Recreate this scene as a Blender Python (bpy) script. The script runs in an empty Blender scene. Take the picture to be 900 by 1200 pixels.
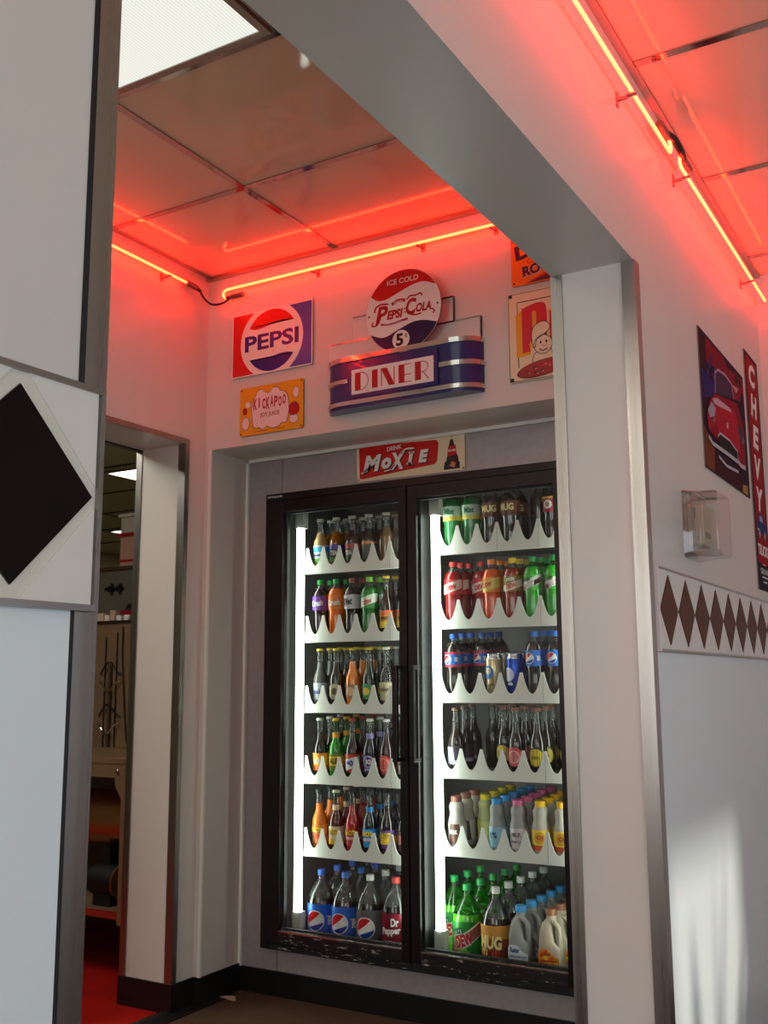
import bpy, bmesh, math, random
from mathutils import Matrix, Vector, Euler

scene = bpy.context.scene
COL = scene.collection
random.seed(7)

# ------------------------------------------------------------------ camera
cam_data = bpy.data.cameras.new('camera')
cam_data.sensor_fit = 'HORIZONTAL'
cam_data.sensor_width = 36.0
cam_data.lens = 1199.2 / 900 * 36.0
cam_data.clip_start = 0.05
cam = bpy.data.objects.new('camera', cam_data)
COL.objects.link(cam)
_r = Vector((0.86052906, 0.50937329, -0.00534684))
_u = Vector((0.08751494, -0.13749013, 0.98662941))
_f = Vector((-0.50182753, 0.84949121, 0.16289203))
M = Matrix.Identity(4)
for i in range(3):
    M[i][0], M[i][1], M[i][2] = _r[i], _u[i], -_f[i]
M.translation = (2.522466, -3.32175, 1.17992)
cam.matrix_world = M
scene.camera = cam

# ------------------------------------------------------------------ world, daylight, exposure
world = bpy.data.worlds.new('sky')
scene.world = world
world.use_nodes = True
bgn = world.node_tree.nodes['Background']
bgn.inputs['Color'].default_value = (0.62, 0.78, 1.0, 1)
bgn.inputs['Strength'].default_value = 0.7

def area(name, loc, rot, sx, sy, power, color):
    l = bpy.data.lights.new(name, 'AREA')
    l.shape = 'RECTANGLE'
    l.size, l.size_y = sx, sy
    l.energy = power
    l.color = color
    o = bpy.data.objects.new(name, l)
    o.location = loc
    o.rotation_euler = rot
    COL.objects.link(o)
    return o

# daylight entering through the dining room's windows (behind and right of the camera)
area('window_daylight', (3.6, -6.42, 1.35), (math.radians(90), 0, 0), 3.0, 1.5, 52, (0.90, 0.95, 1.0))
area('window_daylight', (5.30, -2.1, 1.3), (0, math.radians(90), 0), 1.4, 1.9, 34, (0.84, 0.94, 1.0))
area('window_daylight', (0.7, -6.42, 1.5), (math.radians(90), 0, 0), 1.4, 1.7, 24, (1.0, 0.96, 0.90))

sun = bpy.data.lights.new('sun', 'SUN')
sun.energy = 2.6
sun.angle = math.radians(3.0)
sun.color = (1.0, 0.95, 0.80)
so = bpy.data.objects.new('sun', sun)
sd = Vector((-1.0, 0.02, -0.36))           # travels towards the low right wall
so.rotation_euler = sd.to_track_quat('-Z', 'Y').to_euler()
COL.objects.link(so)

vs = scene.view_settings
vs.view_transform = 'Standard'
vs.look = 'None'
vs.gamma = 1.0
vs.exposure = 0.0
vs.use_curve_mapping = False
scene.cycles.transparent_max_bounces = 32
scene.cycles.max_bounces = 8
scene.cycles.caustics_reflective = False
scene.cycles.caustics_refractive = False
scene.cycles.sample_clamp_indirect = 4.0

# ------------------------------------------------------------------ materials
def lin(c):
    return tuple(((x / 255.0) / 12.92) if x / 255.0 <= 0.04045 else (((x / 255.0) + 0.055) / 1.055) ** 2.4 for x in c)

_MC = {}
def pm(name, rgb, rough=0.5, metal=0.0, noise=0.0, scale=8.0, bump=0.0, coat=0.0, spec=0.5, linear=False):
    """principled material with a little procedural variation; rgb in sRGB 0-255"""
    key = (name, rgb, rough, metal, noise, scale, bump, coat)
    if key in _MC: return _MC[key]
    m = bpy.data.materials.new(name)
    m.use_nodes = True
    nt = m.node_tree
    b = nt.nodes['Principled BSDF']
    c = lin(rgb)
    b.inputs['Base Color'].default_value = (*c, 1)
    b.inputs['Roughness'].default_value = rough
    b.inputs['Metallic'].default_value = metal
    b.inputs['Coat Weight'].default_value = coat
    b.inputs['Specular IOR Level'].default_value = spec
    if noise > 0 or bump > 0:
        tc = nt.nodes.new('ShaderNodeTexCoord')
        nz = nt.nodes.new('ShaderNodeTexNoise')
        nz.inputs['Scale'].default_value = scale
        nz.inputs['Detail'].default_value = 4
        nt.links.new(tc.outputs['Object'], nz.inputs['Vector'])
        if noise > 0:
            r = nt.nodes.new('ShaderNodeValToRGB')
            r.color_ramp.elements[0].position = 0.3
            r.color_ramp.elements[1].position = 0.7
            r.color_ramp.elements[0].color = (*[x * (1 - noise) for x in c], 1)
            r.color_ramp.elements[1].color = (*[min(1, x * (1 + noise)) for x in c], 1)
            nt.links.new(nz.outputs['Fac'], r.inputs['Fac'])
            nt.links.new(r.outputs['Color'], b.inputs['Base Color'])
        if bump > 0:
            bp = nt.nodes.new('ShaderNodeBump')
            bp.inputs['Strength'].default_value = bump
            bp.inputs['Distance'].default_value = 0.01
            nt.links.new(nz.outputs['Fac'], bp.inputs['Height'])
            nt.links.new(bp.outputs['Normal'], b.inputs['Normal'])
    _MC[key] = m
    return m

def emis(name, rgb_lin, strength):
    m = bpy.data.materials.new(name)
    m.use_nodes = True
    b = m.node_tree.nodes['Principled BSDF']
    b.inputs['Base Color'].default_value = (0.8, 0.8, 0.8, 1)
    b.inputs['Emission Color'].default_value = (*rgb_lin, 1)
    b.inputs['Emission Strength'].default_value = strength
    return m

def thin(name, tint, refl=1.0, rough=0.02, body=0.0, body_rgb=(200, 200, 200)):
    """clear glass or plastic: see-through, tinted, with fresnel reflections; body adds haze of its own colour"""
    m = bpy.data.materials.new(name)
    m.use_nodes = True
    nt = m.node_tree
    nt.nodes.clear()
    out = nt.nodes.new('ShaderNodeOutputMaterial')
    tr = nt.nodes.new('ShaderNodeBsdfTransparent')
    tr.inputs['Color'].default_value = (*tint, 1)
    gl = nt.nodes.new('ShaderNodeBsdfGlossy')
    gl.inputs['Roughness'].default_value = rough
    fr = nt.nodes.new('ShaderNodeFresnel')
    fr.inputs['IOR'].default_value = 1.45
    mu = nt.nodes.new('ShaderNodeMath')
    mu.operation = 'MULTIPLY'
    mu.inputs[1].default_value = refl
    nt.links.new(fr.outputs['Fac'], mu.inputs[0])
    first = tr.outputs['BSDF']
    if body > 0:
        df = nt.nodes.new('ShaderNodeBsdfDiffuse')
        df.inputs['Color'].default_value = (*lin(body_rgb), 1)
        mx0 = nt.nodes.new('ShaderNodeMixShader')
        mx0.inputs['Fac'].default_value = body
        nt.links.new(tr.outputs['BSDF'], mx0.inputs[1])
        nt.links.new(df.outputs['BSDF'], mx0.inputs[2])
        first = mx0.outputs['Shader']
    mx = nt.nodes.new('ShaderNodeMixShader')
    nt.links.new(mu.outputs[0], mx.inputs['Fac'])
    nt.links.new(first, mx.inputs[1])
    nt.links.new(gl.outputs['BSDF'], mx.inputs[2])
    nt.links.new(mx.outputs['Shader'], out.inputs['Surface'])
    return m

def brushed(name, rgb, rough=0.25, scale=60.0, stretch=(1, 1, 0.02)):
    m = bpy.data.materials.new(name)
    m.use_nodes = True
    nt = m.node_tree
    b = nt.nodes['Principled BSDF']
    b.inputs['Base Color'].default_value = (*lin(rgb), 1)
    b.inputs['Metallic'].default_value = 1.0
    tc = nt.nodes.new('ShaderNodeTexCoord')
    mp = nt.nodes.new('ShaderNodeMapping')
    mp.inputs['Scale'].default_value = stretch
    nz = nt.nodes.new('ShaderNodeTexNoise')
    nz.inputs['Scale'].default_value = scale
    nz.inputs['Detail'].default_value = 3
    mr = nt.nodes.new('ShaderNodeMapRange')
    mr.inputs['To Min'].default_value = rough * 0.7
    mr.inputs['To Max'].default_value = rough * 1.4
    nt.links.new(tc.outputs['Object'], mp.inputs['Vector'])
    nt.links.new(mp.outputs['Vector'], nz.inputs['Vector'])
    nt.links.new(nz.outputs['Fac'], mr.inputs['Value'])
    nt.links.new(mr.outputs['Result'], b.inputs['Roughness'])
    bp = nt.nodes.new('ShaderNodeBump')
    bp.inputs['Strength'].default_value = 0.08
    bp.inputs['Distance'].default_value = 0.004
    nt.links.new(nz.outputs['Fac'], bp.inputs['Height'])
    nt.links.new(bp.outputs['Normal'], b.inputs['Normal'])
    return m

def worn_black(name):
    """black painted rail with paint chipped off in flecks"""
    m = bpy.data.materials.new(name)
    m.use_nodes = True
    nt = m.node_tree
    b = nt.nodes['Principled BSDF']
    b.inputs['Roughness'].default_value = 0.45
    tc = nt.nodes.new('ShaderNodeTexCoord')
    mp = nt.nodes.new('ShaderNodeMapping')
    mp.inputs['Scale'].default_value = (0.45, 1, 2.4)
    nz = nt.nodes.new('ShaderNodeTexNoise')
    nz.inputs['Scale'].default_value = 42
    nz.inputs['Detail'].default_value = 6
    nz.inputs['Roughness'].default_value = 0.7
    r = nt.nodes.new('ShaderNodeValToRGB')
    r.color_ramp.elements[0].position = 0.60
    r.color_ramp.elements[1].position = 0.625
    r.color_ramp.elements[0].color = (*lin((16, 13, 13)), 1)
    r.color_ramp.elements[1].color = (*lin((190, 180, 172)), 1)
    nt.links.new(tc.outputs['Object'], mp.inputs['Vector'])
    nt.links.new(mp.outputs['Vector'], nz.inputs['Vector'])
    nt.links.new(nz.outputs['Fac'], r.inputs['Fac'])
    nt.links.new(r.outputs['Color'], b.inputs['Base Color'])
    return m

WALL = pm('white_laminate', (214, 208, 201), 0.32, noise=0.02, scale=3)
PANEL = pm('blue_white_laminate', (224, 232, 236), 0.30, noise=0.02, scale=3)
BEAMW = pm('painted_white', (214, 208, 200), 0.45, noise=0.02, scale=3)
STEEL = brushed('brushed_steel', (166, 162, 157), 0.28)
STEELH = brushed('brushed_steel_level', (166, 162, 157), 0.28, stretch=(1, 0.02, 1))
CHROME = pm('chrome', (215, 213, 210), 0.06, 1.0)
TILEW = pm('white_tile', (224, 219, 212), 0.10, noise=0.02, scale=30)
GROUT = pm('grout', (214, 208, 196), 0.5)
TILEB = pm('black_tile', (7, 7, 9), 0.05, spec=0.4)
TILEM = pm('reflection_brown_tile', (92, 55, 40), 0.35, spec=0.03)  # brown reflection on the far diamonds, put into their base colour
CEIL = pm('glossy_ceiling_tile', (218, 202, 174), 0.05, noise=0.03, scale=2.5, bump=0.006, spec=0.5)
TBAR = pm('mirror_ceiling_bar', (190, 175, 165), 0.10, 1.0, bump=0.03, scale=14)
BLACKB = pm('black_vinyl_base', (14, 13, 13), 0.4, noise=0.2)
CARPET = pm('brown_carpet', (74, 56, 38), 0.95, noise=0.45, scale=160, bump=0.5)
REDF = pm('red_kitchen_floor', (176, 26, 20), 0.35, noise=0.25, scale=5)
GREYP = pm('grey_cooler_panel', (168, 163, 164), 0.42, 0.35, noise=0.06, scale=40, bump=0.02)
FRAMEB = pm('dark_bronze_frame', (26, 18, 17), 0.28, 0.2)
WORN = worn_black('worn_black_rail')
GASKET = pm('black_gasket', (9, 9, 9), 0.6)
GLASS = thin('door_glass', (0.97, 0.985, 0.975), 0.55)
LINER = pm('cooler_liner', (96, 94, 92), 0.5, noise=0.1, scale=4)
SHELFW = pm('white_shelf_plastic', (232, 234, 226), 0.35)
SHELFG = pm('grey_shelf_wire', (110, 108, 104), 0.5, 0.3)
TUBEW = emis('cooler_tube_light', (0.88, 1.0, 0.88), 11.0)
NEON = emis('red_neon', (50.0, 0.72, 0.13), 1.0)
NEONK = pm('neon_end_cap', (96, 84, 78), 0.4)
BLACKR = pm('black_rubber', (12, 12, 13), 0.5)
DIFF = emis('fluorescent_lens', (0.97, 1.0, 0.90), 0.9)
DIFF.node_tree.nodes['Principled BSDF'].inputs['Base Color'].default_value = (0.1, 0.1, 0.1, 1)
_nt = DIFF.node_tree
_tc = _nt.nodes.new('ShaderNodeTexCoord'); _wv = _nt.nodes.new('ShaderNodeTexWave'); _mr = _nt.nodes.new('ShaderNodeMapRange')
_wv.inputs['Scale'].default_value = 34; _wv.inputs['Distortion'].default_value = 0.6; _mr.inputs['To Min'].default_value = 0.74; _mr.inputs['To Max'].default_value = 0.95
_nt.links.new(_tc.outputs['Object'], _wv.inputs['Vector']); _nt.links.new(_wv.outputs['Fac'], _mr.inputs['Value'])
_nt.links.new(_mr.outputs['Result'], _nt.nodes['Principled BSDF'].inputs['Emission Strength'])
KLIGHT = emis('kitchen_lens', (1.0, 0.97, 0.84), 9.0)
FILLL = emis('fill_lens', (1.0, 0.93, 0.80), 10.0)

# ------------------------------------------------------------------ mesh helpers
class MB:
    """collects shapes, then links them as ONE mesh object"""
    def __init__(s):
        s.v, s.f, s.m, s.mats = [], [], [], []
    def mi(s, mat):
        if mat not in s.mats: s.mats.append(mat)
        return s.mats.index(mat)
    def add(s, verts, faces, mat):
        k = len(s.v); i = s.mi(mat)
        s.v += [tuple(p) for p in verts]
        for f in faces:
            s.f.append([a + k for a in f]); s.m.append(i)
        return s
    def box(s, x0, x1, y0, y1, z0, z1, mat):
        v = [(x, y, z) for z in (z0, z1) for y in (y0, y1) for x in (x0, x1)]
        return s.add(v, [(0, 2, 3, 1), (4, 5, 7, 6), (0, 1, 5, 4), (2, 6, 7, 3), (0, 4, 6, 2), (1, 3, 7, 5)], mat)
    def prism(s, poly, z0, z1, mat, top=None, m=None):
        """2-D outline extruded along z (then mapped by m)"""
        n = len(poly)
        v = [(x, y, z0) for x, y in poly] + [(x, y, z1) for x, y in poly]
        if m: v = [m(p) for p in v]
        s.add(v, [[n + i for i in range(n)]], top or mat)
        s.add(v, [list(range(n))[::-1]] + [(i, (i + 1) % n, n + (i + 1) % n, n + i) for i in range(n)], mat)
        return s
    def lathe(s, prof, seg, matf, c=(0, 0, 0), capend=True):
        """prof: [(z, r)]; matf(z) -> material"""
        k = len(s.v)
        for z, r in prof:
            for j in range(seg):
                a = 2 * math.pi * j / seg
                s.v.append((c[0] + r * math.cos(a), c[1] + r * math.sin(a), c[2] + z))
        for i in range(len(prof) - 1):
            mm = s.mi(matf((prof[i][0] + prof[i + 1][0]) / 2) if callable(matf) else matf)
            for j in range(seg):
                s.f.append([k + i * seg + j, k + i * seg + (j + 1) % seg, k + (i + 1) * seg + (j + 1) % seg, k + (i + 1) * seg + j]); s.m.append(mm)
        if capend:
            for i, rev in ((0, True), (len(prof) - 1, False)):
                if prof[i][1] > 1e-4:
                    f = [k + i * seg + j for j in range(seg)]
                    s.f.append(f[::-1] if rev else f)
                    s.m.append(s.mi(matf(prof[i][0]) if callable(matf) else matf))
        return s
    def tube(s, pts, r, mat, seg=10, cap=True):
        pts = [Vector(p) for p in pts]
        k = len(s.v); i0 = s.mi(mat)
        ref = None
        for i, p in enumerate(pts):
            t = (pts[min(i + 1, len(pts) - 1)] - pts[max(i - 1, 0)]).normalized()
            if ref is None:
                ref = Vector((0, 0, 1)) if abs(t.z) < 0.9 else Vector((1, 0, 0))
            a = (ref - t * ref.dot(t)).normalized(); b = t.cross(a); ref = a
            rr = r[i] if isinstance(r, (list, tuple)) else r
            for j in range(seg):
                th = 2 * math.pi * j / seg
                s.v.append(tuple(p + (a * math.cos(th) + b * math.sin(th)) * rr))
        for i in range(len(pts) - 1):
            for j in range(seg):
                s.f.append([k + i * seg + j, k + i * seg + (j + 1) % seg, k + (i + 1) * seg + (j + 1) % seg, k + (i + 1) * seg + j]); s.m.append(i0)
        if cap:
            s.f.append([k + j for j in range(seg)][::-1]); s.m.append(i0)
            e = k + (len(pts) - 1) * seg
            s.f.append([e + j for j in range(seg)]); s.m.append(i0)
        return s
    # ---- flat printing on a plate: local x right, y up, n = height above the plate
    def poly(s, pts, mat, n):
        return s.add([(x, y, n) for x, y in pts], [list(range(len(pts)))], mat)
    def ell(s, cx, cy, rx, ry, mat, n, seg=28):
        return s.poly([(cx + rx * math.cos(2 * math.pi * i / seg), cy + ry * math.sin(2 * math.pi * i / seg)) for i in range(seg)], mat, n)
    def stroke(s, pts, w, mat, n):
        """polyline of width w (number or per-point list)"""
        L, R = [], []
        P = [Vector(p) for p in pts]
        for i, p in enumerate(P):
            t = (P[min(i + 1, len(P) - 1)] - P[max(i - 1, 0)]).normalized()
            q = Vector((-t.y, t.x)); ww = (w[i] if isinstance(w, (list, tuple)) else w) / 2
            L.append(p + q * ww); R.append(p - q * ww)
        v = [(p.x, p.y, n) for p in L] + [(p.x, p.y, n) for p in R]
        k = len(P)
        return s.add(v, [(k + i, k + i + 1, i + 1, i) for i in range(k - 1)], mat)
    def text(s, t, size, cx, cy, mat, n, shear=0.0, bold=0.0, w=None, rot=0.0, m=None):
        V, F = glyphs(t, bold, shear)
        xs = [p[0] for p in V]; ys = [p[1] for p in V]
        x0, x1, y0, y1 = min(xs), max(xs), min(ys), max(ys)
        ky = size / (y1 - y0)
        kx = (w / (x1 - x0)) if w else ky
        out = []
        for x, y in V:
            a = (x - (x0 + x1) / 2) * kx; b = (y - (y0 + y1) / 2) * ky
            a, b = a * math.cos(rot) - b * math.sin(rot), a * math.sin(rot) + b * math.cos(rot)
            out.append((cx + a, cy + b, n) if m is None else m(cx + a, cy + b, n))
        return s.add(out, F, mat)
    def build(s, name, parent=None, loc=(0, 0, 0), rot=(0, 0, 0), smooth=True, bevel=0.0, angle=38, sub=0):
        me = bpy.data.meshes.new(name)
        me.from_pydata(s.v, [], s.f)
        for mt in s.mats: me.materials.append(mt)
        me.polygons.foreach_set('material_index', s.m)
        if smooth:
            me.polygons.foreach_set('use_smooth', [True] * len(me.polygons))
            me.set_sharp_from_angle(angle=math.radians(angle))
        me.update()
        o = bpy.data.objects.new(name, me)
        COL.objects.link(o)
        if parent is not None:
            o.parent = parent
        o.location = loc
        o.rotation_euler = rot
        if bevel:
            b = o.modifiers.new('bevel', 'BEVEL'); b.width = bevel; b.segments = 2; b.limit_method = 'ANGLE'
        return o

_GC = {}
def glyphs(t, bold=0.0, shear=0.0):
    key = (t, bold, shear)
    if key in _GC: return _GC[key]
    c = bpy.data.curves.new('lettering', 'FONT')
    c.body = t; c.size = 1.0; c.offset = bold; c.shear = shear; c.resolution_u = 3
    c.align_x = 'LEFT'
    o = bpy.data.objects.new('lettering', c)
    COL.objects.link(o)
    dg = bpy.context.evaluated_depsgraph_get()
    me = bpy.data.meshes.new_from_object(o.evaluated_get(dg))
    V = [(v.co.x, v.co.y) for v in me.vertices]
    F = [list(p.vertices) if p.normal.z >= 0 else list(p.vertices)[::-1] for p in me.polygons]
    bpy.data.objects.remove(o); bpy.data.curves.remove(c); bpy.data.meshes.remove(me)
    _GC[key] = (V, F)
    return _GC[key]

def rrect(x0, x1, y0, y1, r, k=5):
    out = []
    for cx, cy, a0 in ((x1 - r, y1 - r, 0), (x0 + r, y1 - r, 90), (x0 + r, y0 + r, 180), (x1 - r, y0 + r, 270)):
        for i in range(k + 1):
            a = math.radians(a0 + 90 * i / k)
            out.append((cx + r * math.cos(a), cy + r * math.sin(a)))
    return out

def arc(cx, cy, rx, ry, a0, a1, k=14):
    return [(cx + rx * math.cos(math.radians(a0 + (a1 - a0) * i / k)), cy + ry * math.sin(math.radians(a0 + (a1 - a0) * i / k))) for i in range(k + 1)]

def tag(o, label, cat, group=None, kind=None):
    o['label'] = label; o['category'] = cat
    if group: o['group'] = group
    if kind: o['kind'] = kind
    return o
def struct(o):
    o['kind'] = 'structure'; return o
def empty(name, loc, rot=(0, 0, 0)):
    o = bpy.data.objects.new(name, None)
    o.empty_display_size = 0.05
    o.location = loc; o.rotation_euler = rot
    COL.objects.link(o)
    return o
class At:
    """parts given in world coordinates, hung under an un-rotated empty"""
    def __init__(s, root): s.root = root; s.off = tuple(-c for c in root.location)
    def part(s, mb, name, **k): return mb.build(name, parent=s.root, loc=s.off, **k)

# ================================================================== SETTING
ZC = 2.827                 # ceiling height
XL, XR = -0.148, 1.799     # left wall face, right wall face
YB = -0.216                # upper back wall face
DY0, DY1, DZ = -1.25, -0.335, 2.105   # kitchen doorway

struct(MB().box(-0.17, 5.5, -6.6, 0.98, -0.05, 0.0, CARPET).build('floor', smooth=False))
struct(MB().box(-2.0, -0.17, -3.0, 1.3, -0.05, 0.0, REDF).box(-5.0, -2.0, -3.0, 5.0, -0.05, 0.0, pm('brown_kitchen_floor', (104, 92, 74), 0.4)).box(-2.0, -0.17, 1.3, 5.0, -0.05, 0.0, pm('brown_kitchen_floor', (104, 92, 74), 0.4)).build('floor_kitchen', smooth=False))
k = MB()
KB = pm('dark_kitchen_bar', (30, 26, 20), 0.5)
for y in (1.0, 1.61, 2.21, 2.82, 3.42): k.box(-5.0, -0.396, y - 0.012, y + 0.012, 2.444, 2.45, KB)
for x in (-0.87, -2.09, -3.24, -3.88): k.box(x - 0.012, x + 0.012, -3.0, 5.0, 2.445, 2.45, KB)
struct(k.build('trim_kitchen_ceiling', smooth=False))
struct(MB().box(-0.148, 5.5, -6.6, 0.98, ZC, ZC + 0.05, CEIL).build('ceiling', smooth=False))
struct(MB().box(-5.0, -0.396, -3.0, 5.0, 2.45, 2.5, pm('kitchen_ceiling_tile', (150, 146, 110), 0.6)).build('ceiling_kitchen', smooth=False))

w = MB()
w.box(-0.396, XL, DY1, 0.0, 0, ZC, WALL).box(-0.396, XL, DY0, DY1, DZ, ZC, WALL).box(-0.396, XL, -6.6, DY0, 0, ZC, WALL)
struct(w.build('wall_left', smooth=False))
w = MB()
w.box(XL, 1.573, YB, 0.028, 2.098, ZC, WALL).box(XL, -0.12, YB, 0.028, 0, 2.098, WALL)
struct(w.build('wall_back', smooth=False))
# grey metal skin of the walk-in cooler round the doors
w = MB()
w.box(-0.12, 0.0, 0.03, 0.06, 0.0, 2.098, GREYP).box(1.345, 1.573, 0.03, 0.06, 0, 2.098, GREYP)
w.box(0.0, 0.056, 0.03, 0.06, 1.937, 2.098, GREYP).box(0.059, 1.345, 0.03, 0.06, 1.937, 2.098, GREYP)
w.box(0.0, 0.056, 0.03, 0.06, 0.0, 0.174, GREYP).box(0.059, 1.345, 0.03, 0.06, 0.0, 0.174, GREYP)
w.box(0.056, 0.059, 0.036, 0.06, 0.0, 0.174, GASKET).box(0.056, 0.059, 0.036, 0.06, 1.937, 2.098, GASKET)
struct(w.build('wall_cooler', smooth=False))
# white corner guards of the recess
struct(MB().box(-0.126, -0.114, YB - 0.004, YB + 0.006, 0.1, 2.098, SHELFW).box(-0.12, -0.108, 0.014, 0.028, 0.09, 2.085, SHELFW)
       .box(-0.108, 1.573, 0.014, 0.028, 2.085, 2.098, SHELFW).build('trim_recess', smooth=False))

# right wall: far length with the pillar end, beam over the opening, near length with the column
struct(MB().box(1.573, XR, -0.81, 0.94, 0, ZC, WALL).build('wall_right', smooth=False))
struct(MB().box(1.573, XR, -2.632, -0.81, 2.262, ZC, WALL).build('wall_beam', smooth=False))
struct(MB().box(1.573, XR, -6.6, -2.632, 0, ZC, WALL).build('wall_column', smooth=False))
struct(MB().box(XR, 5.5, 0.94, 0.98, 0, ZC, WALL).build('wall_far', smooth=False))
# dining room walls with the windows the daylight comes through
w = MB()
w.box(5.36, 5.5, -6.6, -0.86, 0, ZC, WALL).box(5.36, 5.5, -0.1, 0.94, 0, ZC, WALL).box(5.36, 5.5, -0.86, -0.1, 0, 0.6, WALL).box(5.36, 5.5, -0.86, -0.1, 2.06, ZC, WALL)
struct(w.build('wall_window', smooth=False))
w = MB()
w.box(-0.148, 0.0, -6.7, -6.5, 0, ZC, WALL).box(1.4, 2.1, -6.7, -6.5, 0, ZC, WALL).box(5.1, 5.5, -6.7, -6.5, 0, ZC, WALL)
w.box(0.0, 1.4, -6.7, -6.5, 0, 0.65, WALL).box(0.0, 1.4, -6.7, -6.5, 2.35, ZC, WALL).box(2.1, 5.1, -6.7, -6.5, 0, 0.6, WALL).box(2.1, 5.1, -6.7, -6.5, 2.1, ZC, WALL)
struct(w.build('wall_front', smooth=False))
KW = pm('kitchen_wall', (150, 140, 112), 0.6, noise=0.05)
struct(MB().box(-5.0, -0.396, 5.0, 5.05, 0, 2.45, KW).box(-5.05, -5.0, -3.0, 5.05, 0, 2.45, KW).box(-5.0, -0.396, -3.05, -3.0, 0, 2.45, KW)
       .box(-0.396, -0.2, 0.0, 5.05, 0, 2.45, KW).build('wall_kitchen', smooth=False))

# ceiling grid of mirror-like bars, and the wall angle round the edge
g = MB()
zg0, zg1 = ZC - 0.004, ZC
for x, ye in ((-0.13, YB), (0.475, YB), (1.082, -1.398)):
    g.box(x - 0.012, x + 0.012, -6.5, ye, zg0, zg1, TBAR)
for y in (-0.778, -1.398, -2.62, -3.24, -3.86):
    g.box(XL, 1.573, y - 0.012, y + 0.012, zg0 + 0.0005, zg1, TBAR)
g.box(XL, 1.573, YB - 0.02, YB, zg0 - 0.012, zg1, TBAR)
struct(g.build('trim_ceiling', smooth=False))
g = MB()
for y in (0.715, -0.028, -0.787, -1.54, -2.29, -3.04):
    g.box(XR, 5.36, y - 0.013, y + 0.013, zg0, zg1, TBAR)
for x in (3.02, 4.24):
    g.box(x - 0.012, x + 0.012, -6.5, 0.94, zg0 + 0.0005, zg1, TBAR)
g.box(XR, XR + 0.022, -6.5, 0.94, zg0 - 0.004, zg1, TBAR)
struct(g.build('trim_dining_ceiling', smooth=False))

# metal corner trims: pillar
t = MB()
t.box(1.573, 1.602, -0.814, -0.81, 0, 2.262, STEEL).box(1.570, 1.573, -0.814, -0.78, 0, 2.262, STEEL)
t.box(1.766, XR + 0.004, -0.814, -0.81, 0, 2.262, STEEL).box(XR, XR + 0.004, -0.81, -0.775, 0, 2.262, STEEL)
struct(t.build('trim_pillar', smooth=False))
# column: a lower and an upper length with the tile band between
t = MB()
t.box(XR, XR + 0.004, -2.660, -2.632, 1.4535, ZC, STEEL).box(XR, XR + 0.003, -2.664, -2.660, 1.4535, ZC, GASKET)
t.box(XR, XR + 0.004, -2.660, -2.632, 0, 1.245, STEEL).box(XR, XR + 0.003, -2.664, -2.660, 0, 1.245, GASKET)
struct(t.build('trim_column', smooth=False))

# tile bands: glossy diamonds set in white tile, framed in steel
def band(name, y0, y1, ys, mat, hw, hz, z0, z1, frame_end):
    b = MB(); zc = (z0 + z1) / 2
    b.box(XR, XR + 0.0085, y0, y1, z0, z1, GROUT)
    for yc in ys:
        rw = hw * 1.0; g_ = 0.010 if mat is TILEB else 0.004
        for sy in (-1, 1):
            for sz in (-1, 1):
                P = [(yc + sy * (rw + 0.001), zc + sz * g_), (yc + sy * (rw + 0.001), zc + sz * (z1 - zc - 0.003)), (yc + sy * g_ * 0.9, zc + sz * (z1 - zc - 0.003))]
                if any(p < y0 or p > y1 for p, q in P): continue
                b.add([(XR + 0.010, p, q) for p, q in P] + [(XR + 0.008, p, q) for p, q in P], [(0, 1, 2), (0, 1, 4, 3), (1, 2, 5, 4), (2, 0, 3, 5)], TILEW)
        D = [(yc - hw * 0.97, zc), (yc, zc - hz * 0.97), (yc + hw * 0.97, zc), (yc, zc + hz * 0.97)]
        b.add([(XR + 0.0105, p, q) for p, q in D] + [(XR + 0.008, p, q) for p, q in D], [(0, 1, 2, 3)] + [(i, (i + 1) % 4, 4 + (i + 1) % 4, 4 + i) for i in range(4)], mat)
    for z in (z0, z1):
        b.box(XR, XR + 0.012, y0, y1, z - 0.003, z + 0.003, STEELH)
    if frame_end == 'low': b.box(XR, XR + 0.013, y0 - 0.0015, y0 + 0.009, z0 - 0.003, z1 + 0.003, pm('pale_edge_trim', (226, 222, 216), 0.3))
    else: b.box(XR, XR + 0.0125, y1 - 0.004, y1 + 0.0015, z0 - 0.003, z1 + 0.003, STEELH)
    return struct(b.build(name, smooth=False))
band('trim_tile_far', -0.772, 0.93, [-0.667 + 0.1755 * i for i in range(9)], TILEM, 0.0865, 0.093, 1.2525, 1.4606, 'low')
band('trim_tile_near', -6.4, -2.641, [-2.7385 - 0.184 * i for i in range(5)], TILEB, 0.0905, 0.091, 1.2475, 1.4535, 'high')

# lower wall panels of bluish laminate, and thin dark joint lines
struct(MB().box(XR, XR + 0.003, -0.77, 0.93, 0.1, 1.246, PANEL).build('wall_right_panel', smooth=False))
struct(MB().box(XR, XR + 0.003, -6.4, -2.664, 0.1, 1.246, PANEL).build('wall_column_panel', smooth=False))

# kitchen doorway: steel casing on both faces of the wall
d = MB()
d.box(XL, XL + 0.006, DY1 - 0.002, DY1 + 0.02, 0.1, DZ + 0.02, STEEL).box(XL, XL + 0.006, DY0, DY1, DZ - 0.002, DZ + 0.02, STEELH)
d.box(XL - 0.03, XL + 0.006, DY1 - 0.005, DY1 - 0.001, 0.1, DZ, STEEL).box(-0.402, -0.372, DY1 - 0.005, DY1 - 0.001, 0.1, DZ, STEEL)
d.box(-0.402, -0.396, DY1, DY1 + 0.02, 0.1, DZ + 0.02, STEEL).box(-0.402, -0.372, DY0, DY1, DZ - 0.006, DZ - 0.001, FRAMEB)
struct(d.build('door_1', smooth=False))

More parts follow.
